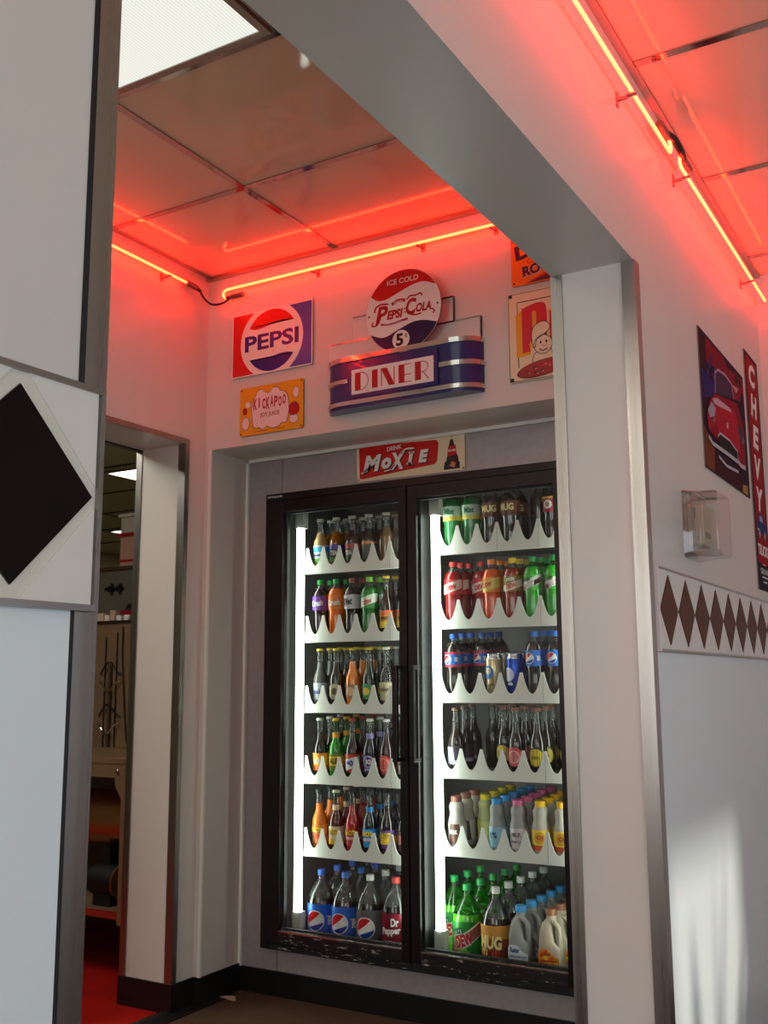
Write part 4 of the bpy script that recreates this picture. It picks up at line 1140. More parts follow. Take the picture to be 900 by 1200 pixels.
LOOK = {
 # left door
 'jB': ('stubby', dict(d=(186, 150, 100), c=(200, 190, 180), l=dict(b=(216, 232, 240), bands=[((60, 176, 226), 0.62, 0.9), ((98, 190, 60), 0.0, 0.26)], t=[('Fresh', 0.16, 0, 0.45, (40, 60, 120), 1.2)])), 'juice bottle with blue, white and green label'),
 'jP': ('stubby', dict(d=(150, 84, 24), c=(190, 180, 170), l=dict(b=(60, 46, 70), bands=[((86, 58, 150), 0.72, 0.95), ((70, 140, 50), 0.0, 0.26)], t=[('TEA', 0.26, 0, 0.5, Wt, 0.9)])), 'amber tea bottle with purple topped label'),
 'jR': ('stubby', dict(d=(74, 54, 44), c=(190, 180, 170), l=dict(b=(84, 80, 76), bands=[((196, 74, 66), 0.70, 0.95), ((50, 80, 50), 0.0, 0.22)], t=[('TEA', 0.26, 0, 0.45, Wt, 0.9)])), 'dark tea bottle with red topped label'),
 'jO': ('stubby', dict(d=(58, 46, 38), c=(180, 170, 160), l=dict(b=(66, 60, 54), bands=[((210, 130, 60), 0.86, 1.0)])), 'dark bottle with thin orange label edge'),
 'jN': ('stubby', dict(d=(112, 84, 58), c=(180, 170, 160)), 'plain brown glass bottle'),
 'jC': ('stubby', dict(d=None, c=(170, 170, 165)), 'plain clear glass bottle'),
 'gC': ('pet', dict(d=(44, 14, 34), c=(24, 150, 66), l=dict(b=(112, 60, 168), t=[('Crush', 0.42, -0.1, 0.5, Wt, 1.4, 0.1, 0.1)])), 'dark grape soda bottle with purple label'),
 'oC': ('pet', dict(d=(236, 112, 14), c=(24, 150, 66), l=dict(b=(236, 120, 20), t=[('Crush', 0.42, 0, 0.5, Wt, 1.5, 0.1, 0.1)])), 'bright orange soda bottle with green cap'),
 'dC': ('pet', dict(d=COLA, c=(150, 60, 50), l=dict(b=(200, 200, 204), t=[('Diet', 0.5, -0.1, 0.52, (50, 44, 44), 1.2, 0.3, 0.1)])), 'diet cola bottle with silver label'),
 'mD': ('pet', dict(d=(30, 116, 40), c=(128, 200, 60), l=dict(b=(50, 150, 60), waves=[((230, 240, 220), lambda q: 0.2 + 0.2 * q, lambda q: 0.85 + 0.2 * q)], t=[('DEW', 0.3, 0.05, 0.42, (206, 40, 40), 1.0, 0.2, 0.25)])), 'green soda bottle with lime green cap'),
 'yG': ('glass', dict(d=(34, 18, 14), c=(226, 196, 40), l=dict(b=(236, 160, 40), bands=[((240, 220, 70), 0.0, 0.34), ((238, 120, 50), 0.72, 1.0)], t=[('ROOT', 0.2, 0, 0.55, (30, 30, 40), 1.2)])), 'dark glass bottle with yellow and orange label'),
 'mist': ('glass', dict(d=(96, 98, 94), c=(222, 200, 50), l=dict(b=(176, 184, 196), t=[('soda', 0.3, 0, 0.5, (60, 80, 130), 1.2)])), 'frosty grey glass bottle with yellow crown cap'),
 'crm': ('glass', dict(d=(34, 32, 22), c=(222, 200, 50), l=dict(discs=[((206, 200, 160), 0, 0.5, 0.46), ((90, 96, 60), 0, 0.5, 0.2)])), 'dark glass bottle with round cream label'),
 'orG': ('glass', dict(d=(240, 130, 24), c=(222, 200, 50), l=dict(discs=[((176, 120, 80), 0, 0.5, 0.44), ((236, 200, 160), 0, 0.5, 0.25)])), 'orange soda glass bottle with yellow crown cap'),
 'grL': ('glass', dict(d=(28, 40, 28), c=(222, 200, 50), l=dict(discs=[((60, 140, 90), 0, 0.5, 0.46), ((226, 196, 60), 0, 0.5, 0.22)])), 'dark glass bottle with round green label'),
 'clr': ('glass', dict(d=None, c=(230, 228, 220), l=dict(b=(200, 190, 150), t=[('CREAM', 0.2, 0, 0.6, (90, 80, 50), 1.4)])), 'clear glass bottle with cream label'),
 'cl0': ('glass', dict(d=None, c=(200, 190, 120)), 'clear glass bottle without visible label'),
 'yO': ('glass', dict(d=(26, 16, 14), c=(214, 214, 208), l=dict(b=(246, 196, 40), bands=[((236, 120, 30), 0.0, 0.3), ((240, 150, 60), 0.8, 1.0)], t=[('SUN', 0.28, 0, 0.55, Wt, 1.0)])), 'dark glass bottle with bright yellow label'),
 'gY': ('glass', dict(d=(46, 146, 36), c=(222, 190, 40), air=AIRG, l=dict(b=(96, 140, 46), bands=[((238, 190, 40), 0.3, 0.85)], t=[('ALE', 0.3, 0, 0.58, (60, 90, 30), 1.1)], neck=(238, 170, 40))), 'bright green glass bottle with yellow label'),
 'rW': ('glass', dict(d=(30, 12, 12), c=(196, 60, 50), l=dict(b=(216, 70, 50), waves=[((226, 226, 236), lambda q: 0.16 + 0.1 * q, lambda q: 0.78 + 0.1 * q)], t=[('90', 0.34, 0, 0.48, (60, 60, 150), 0.9, 0.2, 0.2)])), 'dark glass bottle with red and white label'),
 'pU': ('glass', dict(d=(22, 14, 34), c=(222, 222, 216), l=dict(b=(34, 26, 60), discs=[((190, 180, 230), 0, 0.62, 0.34), ((40, 30, 90), 0, 0.62, 0.27)], t=[('SO', 0.26, 0, 0.62, Wt, 0.7), ('grape', 0.18, 0, 0.16, (190, 180, 230), 1.0)], neck=(150, 140, 200))), 'dark glass bottle with purple circle label'),
 'rC': ('glass', dict(d=(52, 16, 16), c=(222, 222, 216), l=dict(discs=[((214, 70, 66), 0, 0.5, 0.5), ((236, 170, 160), 0, 0.5, 0.36), ((206, 60, 60), 0, 0.5, 0.3)])), 'dark glass bottle with round red label'),
 'wL': ('glass', dict(d=None, c=(222, 222, 216), l=dict(b=(206, 210, 206), t=[('soda', 0.25, 0, 0.6, (90, 96, 90), 1.1)])), 'clear glass bottle with pale label'),
 'D1': ('glass', dict(d=(246, 124, 16), c=(40, 56, 52), l=dict(b=(240, 130, 50), bands=[((226, 84, 60), 0.3, 0.52)], t=[("DAD'S", 0.3, 0, 0.74, (246, 214, 60), 1.5, 0, 0, (50, 30, 70))])), 'bright orange cream soda glass bottle'),
 'D2': ('glass', dict(d=(92, 34, 14), c=(230, 220, 190), l=dict(b=(232, 222, 190), bands=[((240, 200, 80), 0.0, 0.3)], t=[("DAD'S", 0.3, 0, 0.72, (246, 200, 40), 1.5, 0, 0, (70, 30, 70))], neck=(226, 206, 170))), 'brown root beer glass bottle with cream label'),
 'D3': ('glass', dict(d=(176, 20, 20), c=(40, 40, 44), l=dict(b=(190, 26, 36), bands=[((230, 170, 170), 0.34, 0.5)], t=[("DAD'S", 0.3, 0, 0.74, (246, 200, 40), 1.5, 0, 0, (60, 20, 40))])), 'red cream soda glass bottle with red label'),
 'D4': ('glass', dict(d=(16, 24, 36), c=(30, 40, 50), l=dict(b=(30, 150, 220), bands=[((216, 200, 220), 0.34, 0.5)], t=[("DAD'S", 0.3, 0, 0.74, (250, 214, 50), 1.5, 0, 0, (40, 40, 60))], neck=(40, 140, 210))), 'dark glass bottle with bright blue label'),
 'D5': ('glass', dict(d=(26, 14, 20), c=(40, 40, 44), l=dict(b=(110, 74, 150), bands=[((250, 200, 50), 0.24, 0.7)], t=[("DAD'S", 0.3, 0, 0.74, (250, 214, 50), 1.5, 0, 0, (40, 30, 60))])), 'dark glass bottle with purple and yellow label'),
 'D6': ('glass', dict(d=(44, 40, 40), c=(200, 198, 194), l=dict(b=(90, 80, 80), bands=[((214, 140, 140), 0.3, 0.8)])), 'grey glass bottle with pink label'),
 # right door
 'sM': ('pet', dict(d=(26, 130, 60), c=(30, 140, 70), air=AIRG, l=dict(b=(206, 232, 206), bands=[((236, 220, 90), 0.0, 0.28)], t=[('Mist', 0.4, 0, 0.62, (40, 120, 90), 1.1, 0.1)])), 'green lemon lime soda bottle'),
 'mU': ('pet', dict(d=(34, 18, 12), c=(120, 84, 50), l=dict(b=(122, 62, 30), t=[('MUG', 0.48, 0, 0.58, (244, 216, 150), 1.6, 0, 0, (60, 30, 16))], bands=[((90, 40, 24), 0.0, 0.24)])), 'root beer bottle with brown label'),
 'nB': ('pet', dict(d=(44, 34, 30), c=(120, 100, 80)), 'dark soda bottle set back without label'),
 'dP': ('pet', dict(d=(38, 12, 14), c=(226, 160, 40), l=dict(b=(170, 34, 50), bands=[((236, 170, 50), 0.86, 1.0)], discs=[(Wt, -0.35, 0.48, 0.3)], t=[('Dr', 0.3, -0.35, 0.5, (170, 30, 46), 0.42, 0.1)])), 'dark red cola bottle with orange edged label'),
 'cR': ('pet', dict(d=(150, 12, 18), c=(214, 56, 60), l=dict(b=(206, 40, 46), waves=[((240, 226, 220), lambda q: 0.16 + 0.2 * q, lambda q: 0.8 + 0.2 * q)], t=[('DEW', 0.34, 0.0, 0.45, (200, 30, 40), 1.2, 0.2, 0.2)])), 'cherry red soda bottle with red cap'),
 'cV': ('pet', dict(d=(60, 24, 90), c=(40, 60, 190), l=dict(b=(76, 60, 170), t=[('DEW', 0.34, 0.0, 0.45, (220, 60, 90), 1.2, 0.2, 0.2)])), 'purple soda bottle with blue cap'),
 'lW': ('pet', dict(d=(226, 84, 12), c=(240, 130, 30), l=dict(b=(238, 130, 30), waves=[((226, 200, 90), lambda q: 0.10 + 0.2 * q, lambda q: 0.8 + 0.2 * q)], t=[('DEW', 0.34, -0.1, 0.5, (206, 60, 20), 1.2, 0.2, 0.2)])), 'orange soda bottle with orange cap'),
 'yW': ('pet', dict(d=(150, 40, 14), c=(240, 206, 40), l=dict(b=(150, 130, 40), waves=[((236, 226, 200), lambda q: 0.08 + 0.2 * q, lambda q: 0.56 + 0.2 * q)], t=[('DEW', 0.32, 0.0, 0.36, (206, 50, 20), 1.2, 0.2, 0.2), ('mtn', 0.26, -0.1, 0.8, Wt, 0.9, 0.2, 0.1)])), 'amber soda bottle with yellow cap'),
 'gD': ('pet', dict(d=(40, 168, 30), c=(20, 150, 70), air=AIRG, l=DEWL), 'bright green soda bottle with green cap'),
 'pC': ('pet', dict(d=COLA, c=(44, 100, 200), l=dict(b=(30, 110, 214), bands=[((196, 40, 70), 0.0, 0.16), ((196, 40, 70), 0.84, 1.0)], globe=(-0.3, 0.5, 0.32), t=[('pepsi', 0.34, 0.65, 0.5, Wt, 0.45, 0, 1.57)])), 'cola bottle with red edged blue label'),
 'pE': ('pet', dict(d=COLA, c=(50, 116, 216), l=PEP), 'cola bottle with bright blue label'),
 'cB': ('can', dict(d=(206, 186, 146), c=None, l=dict(discs=[((60, 120, 190), -0.45, 0.62, 0.2), ((226, 216, 190), -0.35, 0.66, 0.1)], t=[('cola', 0.09, 0, 0.28, (90, 70, 50), 0.6)])), 'tall beige soda can with blue emblem'),
 'cU': ('can', dict(d=(28, 70, 180), c=None, l=dict(discs=[((206, 214, 236), -0.7, 0.55, 0.2)], t=[('cola', 0.1, -0.4, 0.3, Wt, 0.6)])), 'tall blue soda can'),
 'bW': ('glass', dict(d=(40, 26, 22), c=(120, 90, 80), l=dict(b=(70, 60, 70), waves=[((190, 196, 230), lambda q: 0.0, lambda q: 0.9 if q < 0 else 0.2)])), 'brown glass bottle with blue and white label'),
 'nG': ('glass', dict(d=(36, 30, 28), c=(120, 80, 60)), 'dark glass bottle without label'),
 'rR': ('glass', dict(d=(34, 16, 16), c=(150, 90, 70), l=dict(discs=[((206, 80, 80), 0, 0.5, 0.5), ((236, 190, 184), 0, 0.5, 0.34), ((206, 90, 90), 0, 0.5, 0.28)])), 'dark glass bottle with round pink label'),
 'yR': ('glass', dict(d=(30, 22, 12), c=(150, 90, 70), l=dict(discs=[((40, 36, 26), 0, 0.5, 0.5), ((226, 200, 50), 0, 0.5, 0.44)], t=[('SODA', 0.16, 0, 0.5, (80, 70, 20), 0.9)])), 'dark glass bottle with round yellow label'),
 'kC': ('dairy', dict(d=(196, 188, 180), c=(150, 98, 84), l=dict(b=(222, 214, 206), waves=[((96, 62, 52), lambda q: 0.0, lambda q: 1.0 if -0.5 < q < 0.7 else 0.0)], t=[('MILK', 0.2, 0, 0.6, Wt, 0.9)])), 'white milk bottle with brown label and cap'),
 'kY': ('dairy', dict(d=(176, 176, 120), c=(226, 206, 40), l=dict(b=(200, 206, 120))), 'pale yellow drink bottle with yellow cap'),
 'kB': ('dairy', dict(d=(150, 152, 150), c=(60, 156, 226), l=dict(b=(150, 200, 222), t=[('1%', 0.3, -0.1, 0.6, (60, 110, 160), 0.8)])), 'grey milk bottle with blue label and cap'),
 'kP': ('dairy', dict(d=(154, 150, 150), c=(232, 110, 160), l=dict(b=(206, 196, 200), t=[('MILK', 0.2, 0, 0.7, (120, 100, 110), 1.1), ('berry', 0.2, 0, 0.35, (140, 110, 124), 1.1, 0.2)])), 'grey milk bottle with pink cap'),
 'kO': ('dairy', dict(d=(180, 174, 164), c=(244, 190, 30), l=dict(b=(244, 214, 80), bands=[((206, 90, 50), 0.0, 0.26)], discs=[((226, 170, 50), 0, 0.62, 0.3)], t=[('OJ', 0.26, 0, 0.62, (190, 80, 30), 0.7)])), 'pale juice bottle with yellow label and cap'),
 # bottom rows
 'P2': ('large', dict(d=COLA, c=(50, 110, 214), l=dict(b=(24, 108, 216), globe=(-0.12, 0.48, 0.33), t=[('pepsi', 0.24, 0.95, 0.5, Wt, 0.6, 0, 1.57)])), 'large cola bottle with blue label'),
 'P3': ('large', dict(d=COLA, c=(224, 224, 220), l=dict(b=(98, 98, 102), bands=[((40, 40, 44), 0.0, 0.12)], globe=(0.0, 0.45, 0.34))), 'large diet cola bottle with grey label'),
 'R2': ('large', dict(d=COLA, c=(216, 70, 56), l=dict(b=(132, 22, 38), t=[('Dr', 0.26, 0.32, 0.74, Wt, 0.55, 0.05, 0.06), ('Pepper', 0.28, 0.05, 0.45, Wt, 1.35, 0.05, 0.08)], waves=[((200, 170, 170), lambda q: 0.14 - 0.1 * q * q, lambda q: 0.18 - 0.1 * q * q)])), 'large maroon labelled cola bottle with red cap'),
 'M2': ('large', dict(d=(84, 196, 30), c=(20, 160, 76), air=AIRG, l=dict(b=(30, 140, 50), waves=[((110, 210, 70), lambda q: 0.0, lambda q: 0.3 - 0.4 * q), ((236, 232, 214), lambda q: 0.20 + 0.32 * q, lambda q: 0.66 + 0.32 * q), ((196, 30, 34), lambda q: 0.24 + 0.32 * q, lambda q: 0.60 + 0.32 * q)],
        t=[('mtn', 0.24, -0.42, 0.74, (16, 84, 60), 0.75, 0.2, 0.3, Wt), ('DEW', 0.36, 0.05, 0.47, (206, 34, 40), 1.25, 0.2, 0.32, Wt)])), 'large bright green soda bottle'),
 'G2': ('large', dict(d=(38, 16, 10), c=(228, 228, 222), l=dict(b=(150, 76, 30), bands=[((214, 150, 70), 0.62, 1.0)], waves=[((110, 40, 26), lambda q: 0.0, lambda q: 0.3 + 0.1 * q)], discs=[((226, 180, 110), -0.5, 0.22, 0.14), ((206, 60, 50), 0.3, 0.2, 0.13)], t=[('MUG', 0.40, -0.05, 0.52, (250, 220, 150), 1.5, 0, -0.05, (70, 30, 14))])), 'large root beer bottle with brown label'),
 'J1': ('jug', dict(d=(150, 150, 146), c=(58, 158, 226), l=(224, 230, 236), tc=(40, 70, 140), t=('Reiter', 'REDUCED FAT', 'MILK 2%')), 'grey milk jug with blue cap and white label'),
 'J2': ('jug', dict(d=(192, 176, 154), c=(150, 92, 66), l=(240, 150, 40), tc=(170, 40, 30), t=('Juice', 'ORANGE', 'JUICE'), spots=((240, 90, 30), (250, 206, 60))), 'pale juice jug with orange label and brown cap'),
}
PROTO, USED = {}, set()
def copy_tree(o, parent=None):
    c = o.copy(); COL.objects.link(c)
    if parent is not None: c.parent = parent
    for ch in list(o.children): copy_tree(ch, c)
    return c
ORD = ['first', 'second', 'third', 'fourth', 'fifth', 'sixth', 'seventh']
DEP = ['front', 'second back', 'third back', 'fourth back', 'fifth back']
def place(code, x, y, z, tilt, yaw, label, group):
    kind, L, desc = LOOK[code]
    if code not in PROTO: PROTO[code] = make(kind, L); o = PROTO[code]
    elif code not in USED: o = PROTO[code]
    else: o = copy_tree(PROTO[code])
    USED.add(code)
    o.location = (x, y, z); o.rotation_euler = (tilt, 0, yaw)
    return tag(o, label, NAMEK[kind][1], group)
SHN = ['top', 'second', 'third', 'fourth', 'fifth', 'bottom']
def fill_shelf(side, i, lanes, skip=()):
    """lanes: list of (list of codes front to back, first row index)"""
    zf, y0 = deck[side, i]
    X = LL if side == 'L' else RL
    dn = "left door's" if side == 'L' else "right door's"
    grp = f"drinks on the {dn} {SHN[i]} shelf"
    rnd = random.Random(17 * i + (3 if side == 'L' else 5))
    for j, (codes, first) in enumerate(lanes):
        for k, code in enumerate(codes):
            q = k + first
            kind = LOOK[code][0]
            R = PROF[kind][3]
            y = 0.172 + 0.0765 * q
            z = zf + SL * (y - y0) + 0.0008
            lb_ = f"{LOOK[code][2]}, {DEP[k]}, {ORD[j]} lane, {dn} {SHN[i]} shelf"
            place(code, X[j], y, z, SL, rnd.uniform(-0.10, 0.22), lb_, grp)
def rep(c, n=3): return [c] * n
fill_shelf('L', 0, [(['jB', 'jP', 'jP'], 0), (rep('jP'), 0), (rep('jR'), 0), (rep('jO'), 0), (rep('jN', 2), 0), (rep('jC', 2), 0)])
fill_shelf('L', 1, [(rep('gC', 2), 0), (rep('oC', 2), 0), (rep('dC', 2), 0), (rep('mD', 2), 0), (rep('yG', 3), 0), (rep('yG', 2), 0)])
fill_shelf('L', 2, [(rep('mist'), 0), (rep('crm'), 0), (rep('orG', 3), 0), (rep('grL'), 0), (rep('clr'), 0), (rep('cl0', 2), 0)])
fill_shelf('L', 3, [(rep('yO'), 0), (rep('gY'), 0), (rep('rW'), 0), (rep('pU'), 0), (rep('rC'), 0), (rep('wL', 2), 0)])
fill_shelf('L', 4, [(rep('D1'), 0), (rep('D2'), 0), (rep('D3'), 0), (rep('D4'), 0), (rep('D5'), 0), (rep('D6', 2), 0)])
fill_shelf('R', 0, [(rep('sM', 2), 0), (rep('sM', 2), 0), (rep('mU', 2), 0), (rep('mU', 2), 0), (rep('nB', 2), 1), (rep('dP', 2), 0)])
fill_shelf('R', 1, [(rep('cR', 3), 0), (['cR', 'cV'], 1), (rep('lW'), 0), (rep('yW'), 0), (rep('gD'), 0), (rep('gD'), 0)])
fill_shelf('R', 2, [(rep('pC', 3), 0), (rep('pC', 3), 1), (rep('cB', 3), 0), (rep('cU', 3), 0), (rep('pE'), 0), (rep('pE'), 0)])
fill_shelf('R', 3, [(rep('bW'), 0), (rep('nG'), 2), (rep('yR'), 1), (rep('rR'), 0), (rep('yR'), 0), (rep('yR'), 1)])
fill_shelf('R', 4, [(rep('kC'), 0), (rep('kY', 4), 1), (rep('kB', 5), 0), (rep('kP', 5), 0), (rep('kO', 4), 0), (rep('kO', 4), 0)])
# bottom of the cooler
def floor_row(side, lanes):
    dn = "left door's" if side == 'L' else "right door's"
    grp = f"large drinks on the {dn} bottom"
    rnd = random.Random(5)
    for j, (x, y0, dy, codes, yaw) in enumerate(lanes):
        for k, code in enumerate(codes):
            place(code, x, y0 + dy * k, 0.1465, 0, yaw + rnd.uniform(-0.05, 0.05), f"{LOOK[code][2]}, {DEP[k]}, {ORD[j]} row, {dn} bottom", grp)
floor_row('L', [(0.170, 0.165, 0.113, rep('P2', 4), 0.2), (0.282, 0.165, 0.113, rep('P2', 4), 0.15), (0.394, 0.165, 0.113, rep('P3', 4), 0.1), (0.506, 0.165, 0.113, rep('R2', 3), 0.1)])
floor_row('R', [(0.684, 0.30, 0.113, rep('M2', 3), 0.1), (0.798, 0.175, 0.113, rep('M2', 5), 0.1), (0.912, 0.175, 0.113, rep('G2', 5), 0.0), (1.012, 0.165, 0.096, rep('J1', 5), 0.1), (1.124, 0.165, 0.096, rep('J2', 4), 0.1)])

# ================================================================== KITCHEN THROUGH THE DOORWAY
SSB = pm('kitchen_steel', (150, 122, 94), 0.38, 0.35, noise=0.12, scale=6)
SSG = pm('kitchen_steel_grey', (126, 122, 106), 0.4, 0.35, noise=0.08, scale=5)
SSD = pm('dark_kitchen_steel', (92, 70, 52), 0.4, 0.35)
r = empty('work_table', (-1.1, 0.1, 0)); a = At(r)
a.part(MB().box(-1.72, -0.55, -0.145, 0.35, 0.845, 0.87, SSB), 'tabletop', smooth=False, bevel=0.003)
a.part(MB().box(-1.66, -0.615, -0.142, -0.122, 0.79, 0.845, SSB).box(-1.66, -0.615, 0.32, 0.34, 0.79, 0.845, SSB), 'apron', smooth=False)
for x in (-0.615, -1.715):
    for y in (-0.145, 0.29):
        lg = MB().box(x, x + 0.055, y, y + 0.05, 0.215, 0.845, SSB)
        lg.prism([(0.0, 0.845), (-0.04, 0.845), (-0.04, 0.76), (0.0, 0.70)], y + 0.004, y + 0.01, SSB, m=lambda p, x=x: (x + p[0], p[2], p[1]))
        l_ = a.part(lg, 'leg', smooth=False)
        MB().tube([(x + 0.028, y + 0.025, 0.0), (x + 0.028, y + 0.025, 0.215)], 0.014, CHROME).build('foot', parent=l_)
a.part(MB().box(-1.66, -0.615, -0.135, 0.34, 0.245, 0.262, SSB).box(-1.66, -0.615, -0.139, -0.135, 0.235, 0.264, CHROME), 'lower_shelf', smooth=False)
for x, z in ((-0.588, 0.825), (-0.628, 0.818)):
    a.part(MB().lathe([(0, 0.008), (0.004, 0.008), (0.007, 0.004)], 12, CHROME, c=(0, 0, 0)), 'bolt').location = (0, 0, 0)
bolts = [o for o in r.children if o.name.startswith('bolt')]
for o, (x, z) in zip(bolts, ((-0.588, 0.825), (-0.640, 0.818))):
    o.location = (x - r.location.x, -0.145 - r.location.y, z); o.rotation_euler = (math.radians(90), 0, 0)
tag(r, 'stainless steel kitchen work table behind the doorway with a lower shelf', 'table')
r = empty('metal_drum', (-1.0, 0.06, 0.262)); a = At(r)
a.part(MB().tube([(-1.45, 0.06, 0.60), (-0.66, 0.06, 0.60)], 0.115, pm('drum_steel', (190, 140, 90), 0.25, 0.8), 28), 'drum', angle=50)
for x in (-1.3, -0.80): a.part(MB().box(x - 0.02, x + 0.02, -0.03, 0.15, 0.262, 0.495, GASKET), 'saddle', smooth=False)
tag(r, 'brass toned metal drum lying under the kitchen work table', 'drum')
r = empty('electric_motor', (-0.72, -0.03, 0.262)); a = At(r)
a.part(MB().tube([(-0.84, -0.04, 0.36), (-0.70, -0.04, 0.36)], 0.062, GASKET, 20), 'housing', angle=50)
a.part(MB().tube([(-0.70, -0.04, 0.36), (-0.688, -0.04, 0.36)], 0.07, pm('brass_flange', (150, 110, 60), 0.3, 0.8), 20), 'flange', angle=50)
a.part(MB().tube([(-0.688, -0.04, 0.36), (-0.65, -0.04, 0.36)], 0.012, CHROME, 12), 'shaft', angle=50)
a.part(MB().box(-0.82, -0.72, -0.08, 0.0, 0.262, 0.31, GASKET), 'base', smooth=False)
tag(r, 'small black motor with brass flange on the work table lower shelf', 'motor')
# steel splash panel with wire hooks
r = empty('steel_panel', (-1.2, 0.37, 0.87)); a = At(r)
a.part(MB().box(-2.2, -0.45, 0.352, 0.372, 0.87, 1.472, SSB), 'panel', smooth=False)
a.part(MB().box(-2.2, -0.45, 0.335, 0.50, 1.472, 1.478, CHROME), 'ledge', smooth=False)
def zig(x, z): 
    return bez([(x - 0.07, 0.345, z), (x - 0.05, 0.335, z + 0.012), (x - 0.02, 0.33, z + 0.045), (x, 0.328, z + 0.055), (x + 0.02, 0.33, z + 0.045), (x + 0.05, 0.335, z + 0.012), (x + 0.07, 0.345, z)], 4)
for z in (1.22, 1.02):
    k = MB().tube(zig(-1.195, z), 0.004, GASKET, 6)
    k.tube([(p.x, p.y - 0.004, 2 * z - 0.03 - p.z) for p in zig(-1.195, z)], 0.004, CHROME, 6)
    a.part(k, 'wire_hook')
a.part(MB().tube([(-1.195, 0.34, 0.875), (-1.195, 0.34, 1.28)], 0.009, SSD, 8).tube([(-1.235, 0.346, 0.875), (-1.235, 0.346, 1.40)], 0.003, GASKET, 6).tube([(-1.16, 0.346, 0.875), (-1.16, 0.346, 1.42)], 0.003, GASKET, 6), 'rod')
a.part(MB().tube(bez([(-1.125, 0.346, 1.45), (-1.12, 0.343, 1.3), (-1.10, 0.343, 1.1), (-1.08, 0.344, 0.92), (-1.06, 0.344, 0.88)]), 0.003, GASKET, 6), 'cord')
tag(r, 'brown toned stainless panel with wire hooks standing above the work table', 'panel')
# small things on its ledge
def smallbox(x0, x1, y0, y1, h, rgb, nm, label, cat, r_=0.006):
    o = MB().prism(rrect(x0, x1, y0, y1, r_), 0, h, pm(nm, rgb, 0.4)).build(nm, loc=(0, 0, 1.4785), bevel=0.003)
    return tag(o, label, cat)
smallbox(-1.31, -1.262, 0.345, 0.40, 0.040, (206, 180, 160), 'pale_box', 'pale pinkish small box at left on the kitchen ledge', 'box')
smallbox(-1.255, -1.222, 0.345, 0.38, 0.030, (222, 216, 206), 'white_box', 'small white box beside the pale box on the kitchen ledge', 'box')
smallbox(-1.218, -1.185, 0.345, 0.40, 0.052, (196, 160, 140), 'tan_box', 'tan upright box in the middle of the kitchen ledge', 'box')
smallbox(-1.18, -1.03, 0.375, 0.45, 0.052, (120, 18, 26), 'red_tray', 'dark red tray along the kitchen ledge', 'tray')
for i, x in enumerate((-1.155, -1.105)):
    o = MB().lathe([(0, 0.016), (0.022, 0.019), (0.026, 0.015)], 14, pm('white_tub', (226, 226, 222), 0.4)).build('white_tub', loc=(x, 0.352, 1.4785))
    tag(o, ('left' if i == 0 else 'right') + ' small white tub in front of the dark red tray', 'tub', 'white tubs on the kitchen ledge')
o = MB().lathe([(0, 0.022), (0.07, 0.022), (0.08, 0.012), (0.09, 0.012)], 14, pm('black_jar', (22, 20, 20), 0.3)).build('black_jar', loc=(-1.19, 0.45, 1.4785))
tag(o, 'short black jar at the back of the kitchen ledge', 'jar')
# grey cabinet with tubs on top
r = empty('storage_cabinet', (-1.4, 0.8, 0)); a = At(r)
a.part(MB().box(-2.3, -0.46, 0.56, 1.0, 0.0, 1.775, SSG), 'body', smooth=False)
a.part(MB().box(-2.3, -0.46, 0.545, 0.56, 1.761, 1.777, SSD), 'top_edge', smooth=False)
k = MB()
for x in (-1.42, -1.36):
    k.tube([(x, 0.558, 1.66), (x, 0.535, 1.66)], 0.018, GASKET, 10).tube([(x - 0.03, 0.535, 1.66), (x + 0.03, 0.53, 1.675)], 0.007, GASKET, 8).box(x - 0.012, x + 0.012, 0.552, 0.56, 1.63, 1.69, CHROME)
a.part(k, 'latch')
tag(r, 'grey steel kitchen cabinet with black latches, behind the ledge', 'cabinet')
def tub(z, h, rgb, lid, label, x0=-1.437, x1=-1.08):
    r = empty('food_tub', (-1.26, 0.75, z)); a = At(r)
    a.part(MB().prism(rrect(x0, x1, 0.60, 0.92, 0.03), z, z + h, pm('tub_plastic', rgb, 0.35)), 'tub')
    if lid[1] < 60: a.part(MB().prism(rrect(x0 - 0.004, x1 + 0.004, 0.596, 0.924, 0.03), z + 0.030, z + 0.042, pm('tub_lid', lid, 0.4)), 'red_band')
    a.part(MB().prism(rrect(x0 - 0.012, x1 + 0.012, 0.588, 0.932, 0.03), z + h, z + h + 0.018, pm('tub_lid', lid, 0.4)), 'lid')
    tag(r, label, 'tub', 'food tubs on the kitchen cabinet')
tub(1.776, 0.165, (196, 150, 134), (170, 30, 34), 'lower pinkish food tub with red lid on the kitchen cabinet')
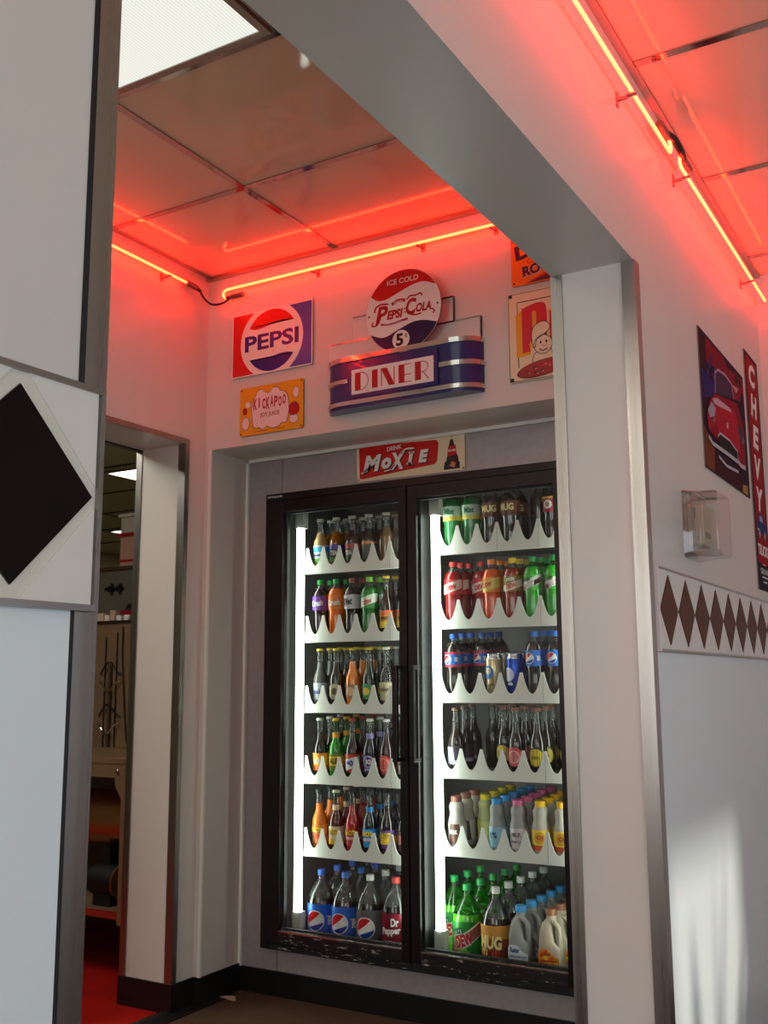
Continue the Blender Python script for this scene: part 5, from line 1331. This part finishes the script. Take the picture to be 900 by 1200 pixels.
tub(1.960, 0.085, (196, 190, 176), (206, 200, 186), 'upper white food tub stacked on the red lidded tub')

# ================================================================== SMALL THINGS
o = MB().prism([(0, 0), (0.075, 0.03), (0.078, 0.04), (0.02, 0.055)], 0, 0.002, pm('vinyl_scrap', (206, 186, 166), 0.5)).build('vinyl_scrap', loc=(-0.115, -0.10, 0.0055), rot=(0, 0, -0.6))
tag(o, 'torn pale scrap on the dark floor by the recess corner', 'scrap')

# unseen plant, added so its blades break the sun patch on the right wall
LEAF = pm('plant_leaf', (60, 104, 48), 0.5, noise=0.2, scale=20)
r = empty('sun_breaker_plant', (3.6, -0.45, 0)); a = At(r)
a.part(MB().lathe([(0, 0.11), (0.02, 0.12), (0.26, 0.15), (0.28, 0.155), (0.28, 0.14), (0.25, 0.135)], 24, pm('terracotta_pot', (150, 84, 58), 0.7), c=(3.6, -0.45, 0)), 'pot')
rl = random.Random(3)
def blade(pts, w):
    m_ = MB(); n_ = len(pts)
    m_.add([(x, y - w * math.sin(math.pi * (0.12 + 0.88 * i / (n_ - 1))) / 2, z) for i, (x, y, z) in enumerate(pts)] + [(x, y + w * math.sin(math.pi * (0.12 + 0.88 * i / (n_ - 1))) / 2, z) for i, (x, y, z) in enumerate(pts)]
           + [(x + 0.006, y, z) for x, y, z in pts],
           [(i, i + 1, 2 * n_ + i + 1, 2 * n_ + i) for i in range(n_ - 1)] + [(2 * n_ + i, 2 * n_ + i + 1, n_ + i + 1, n_ + i) for i in range(n_ - 1)], LEAF)
    a.part(m_, 'leaf')
for (yb, yt, zt, w) in ((-0.60, -0.62, 1.26, 0.11), (-0.36, -0.06, 1.10, 0.10), (-0.30, 0.06, 1.10, 0.16), (-0.26, 0.20, 1.16, 0.16), (-0.46, -0.36, 1.36, 0.035), (-0.50, -0.20, 1.42, 0.035)):
    blade([(3.6 + 0.03 * math.sin(i), yb + (yt - yb) * (i / 9) ** 1.2, 0.26 + (zt - 0.26) * i / 9) for i in range(10)], w)
tag(r, 'unseen potted plant added to break up the sun patch', 'plant')
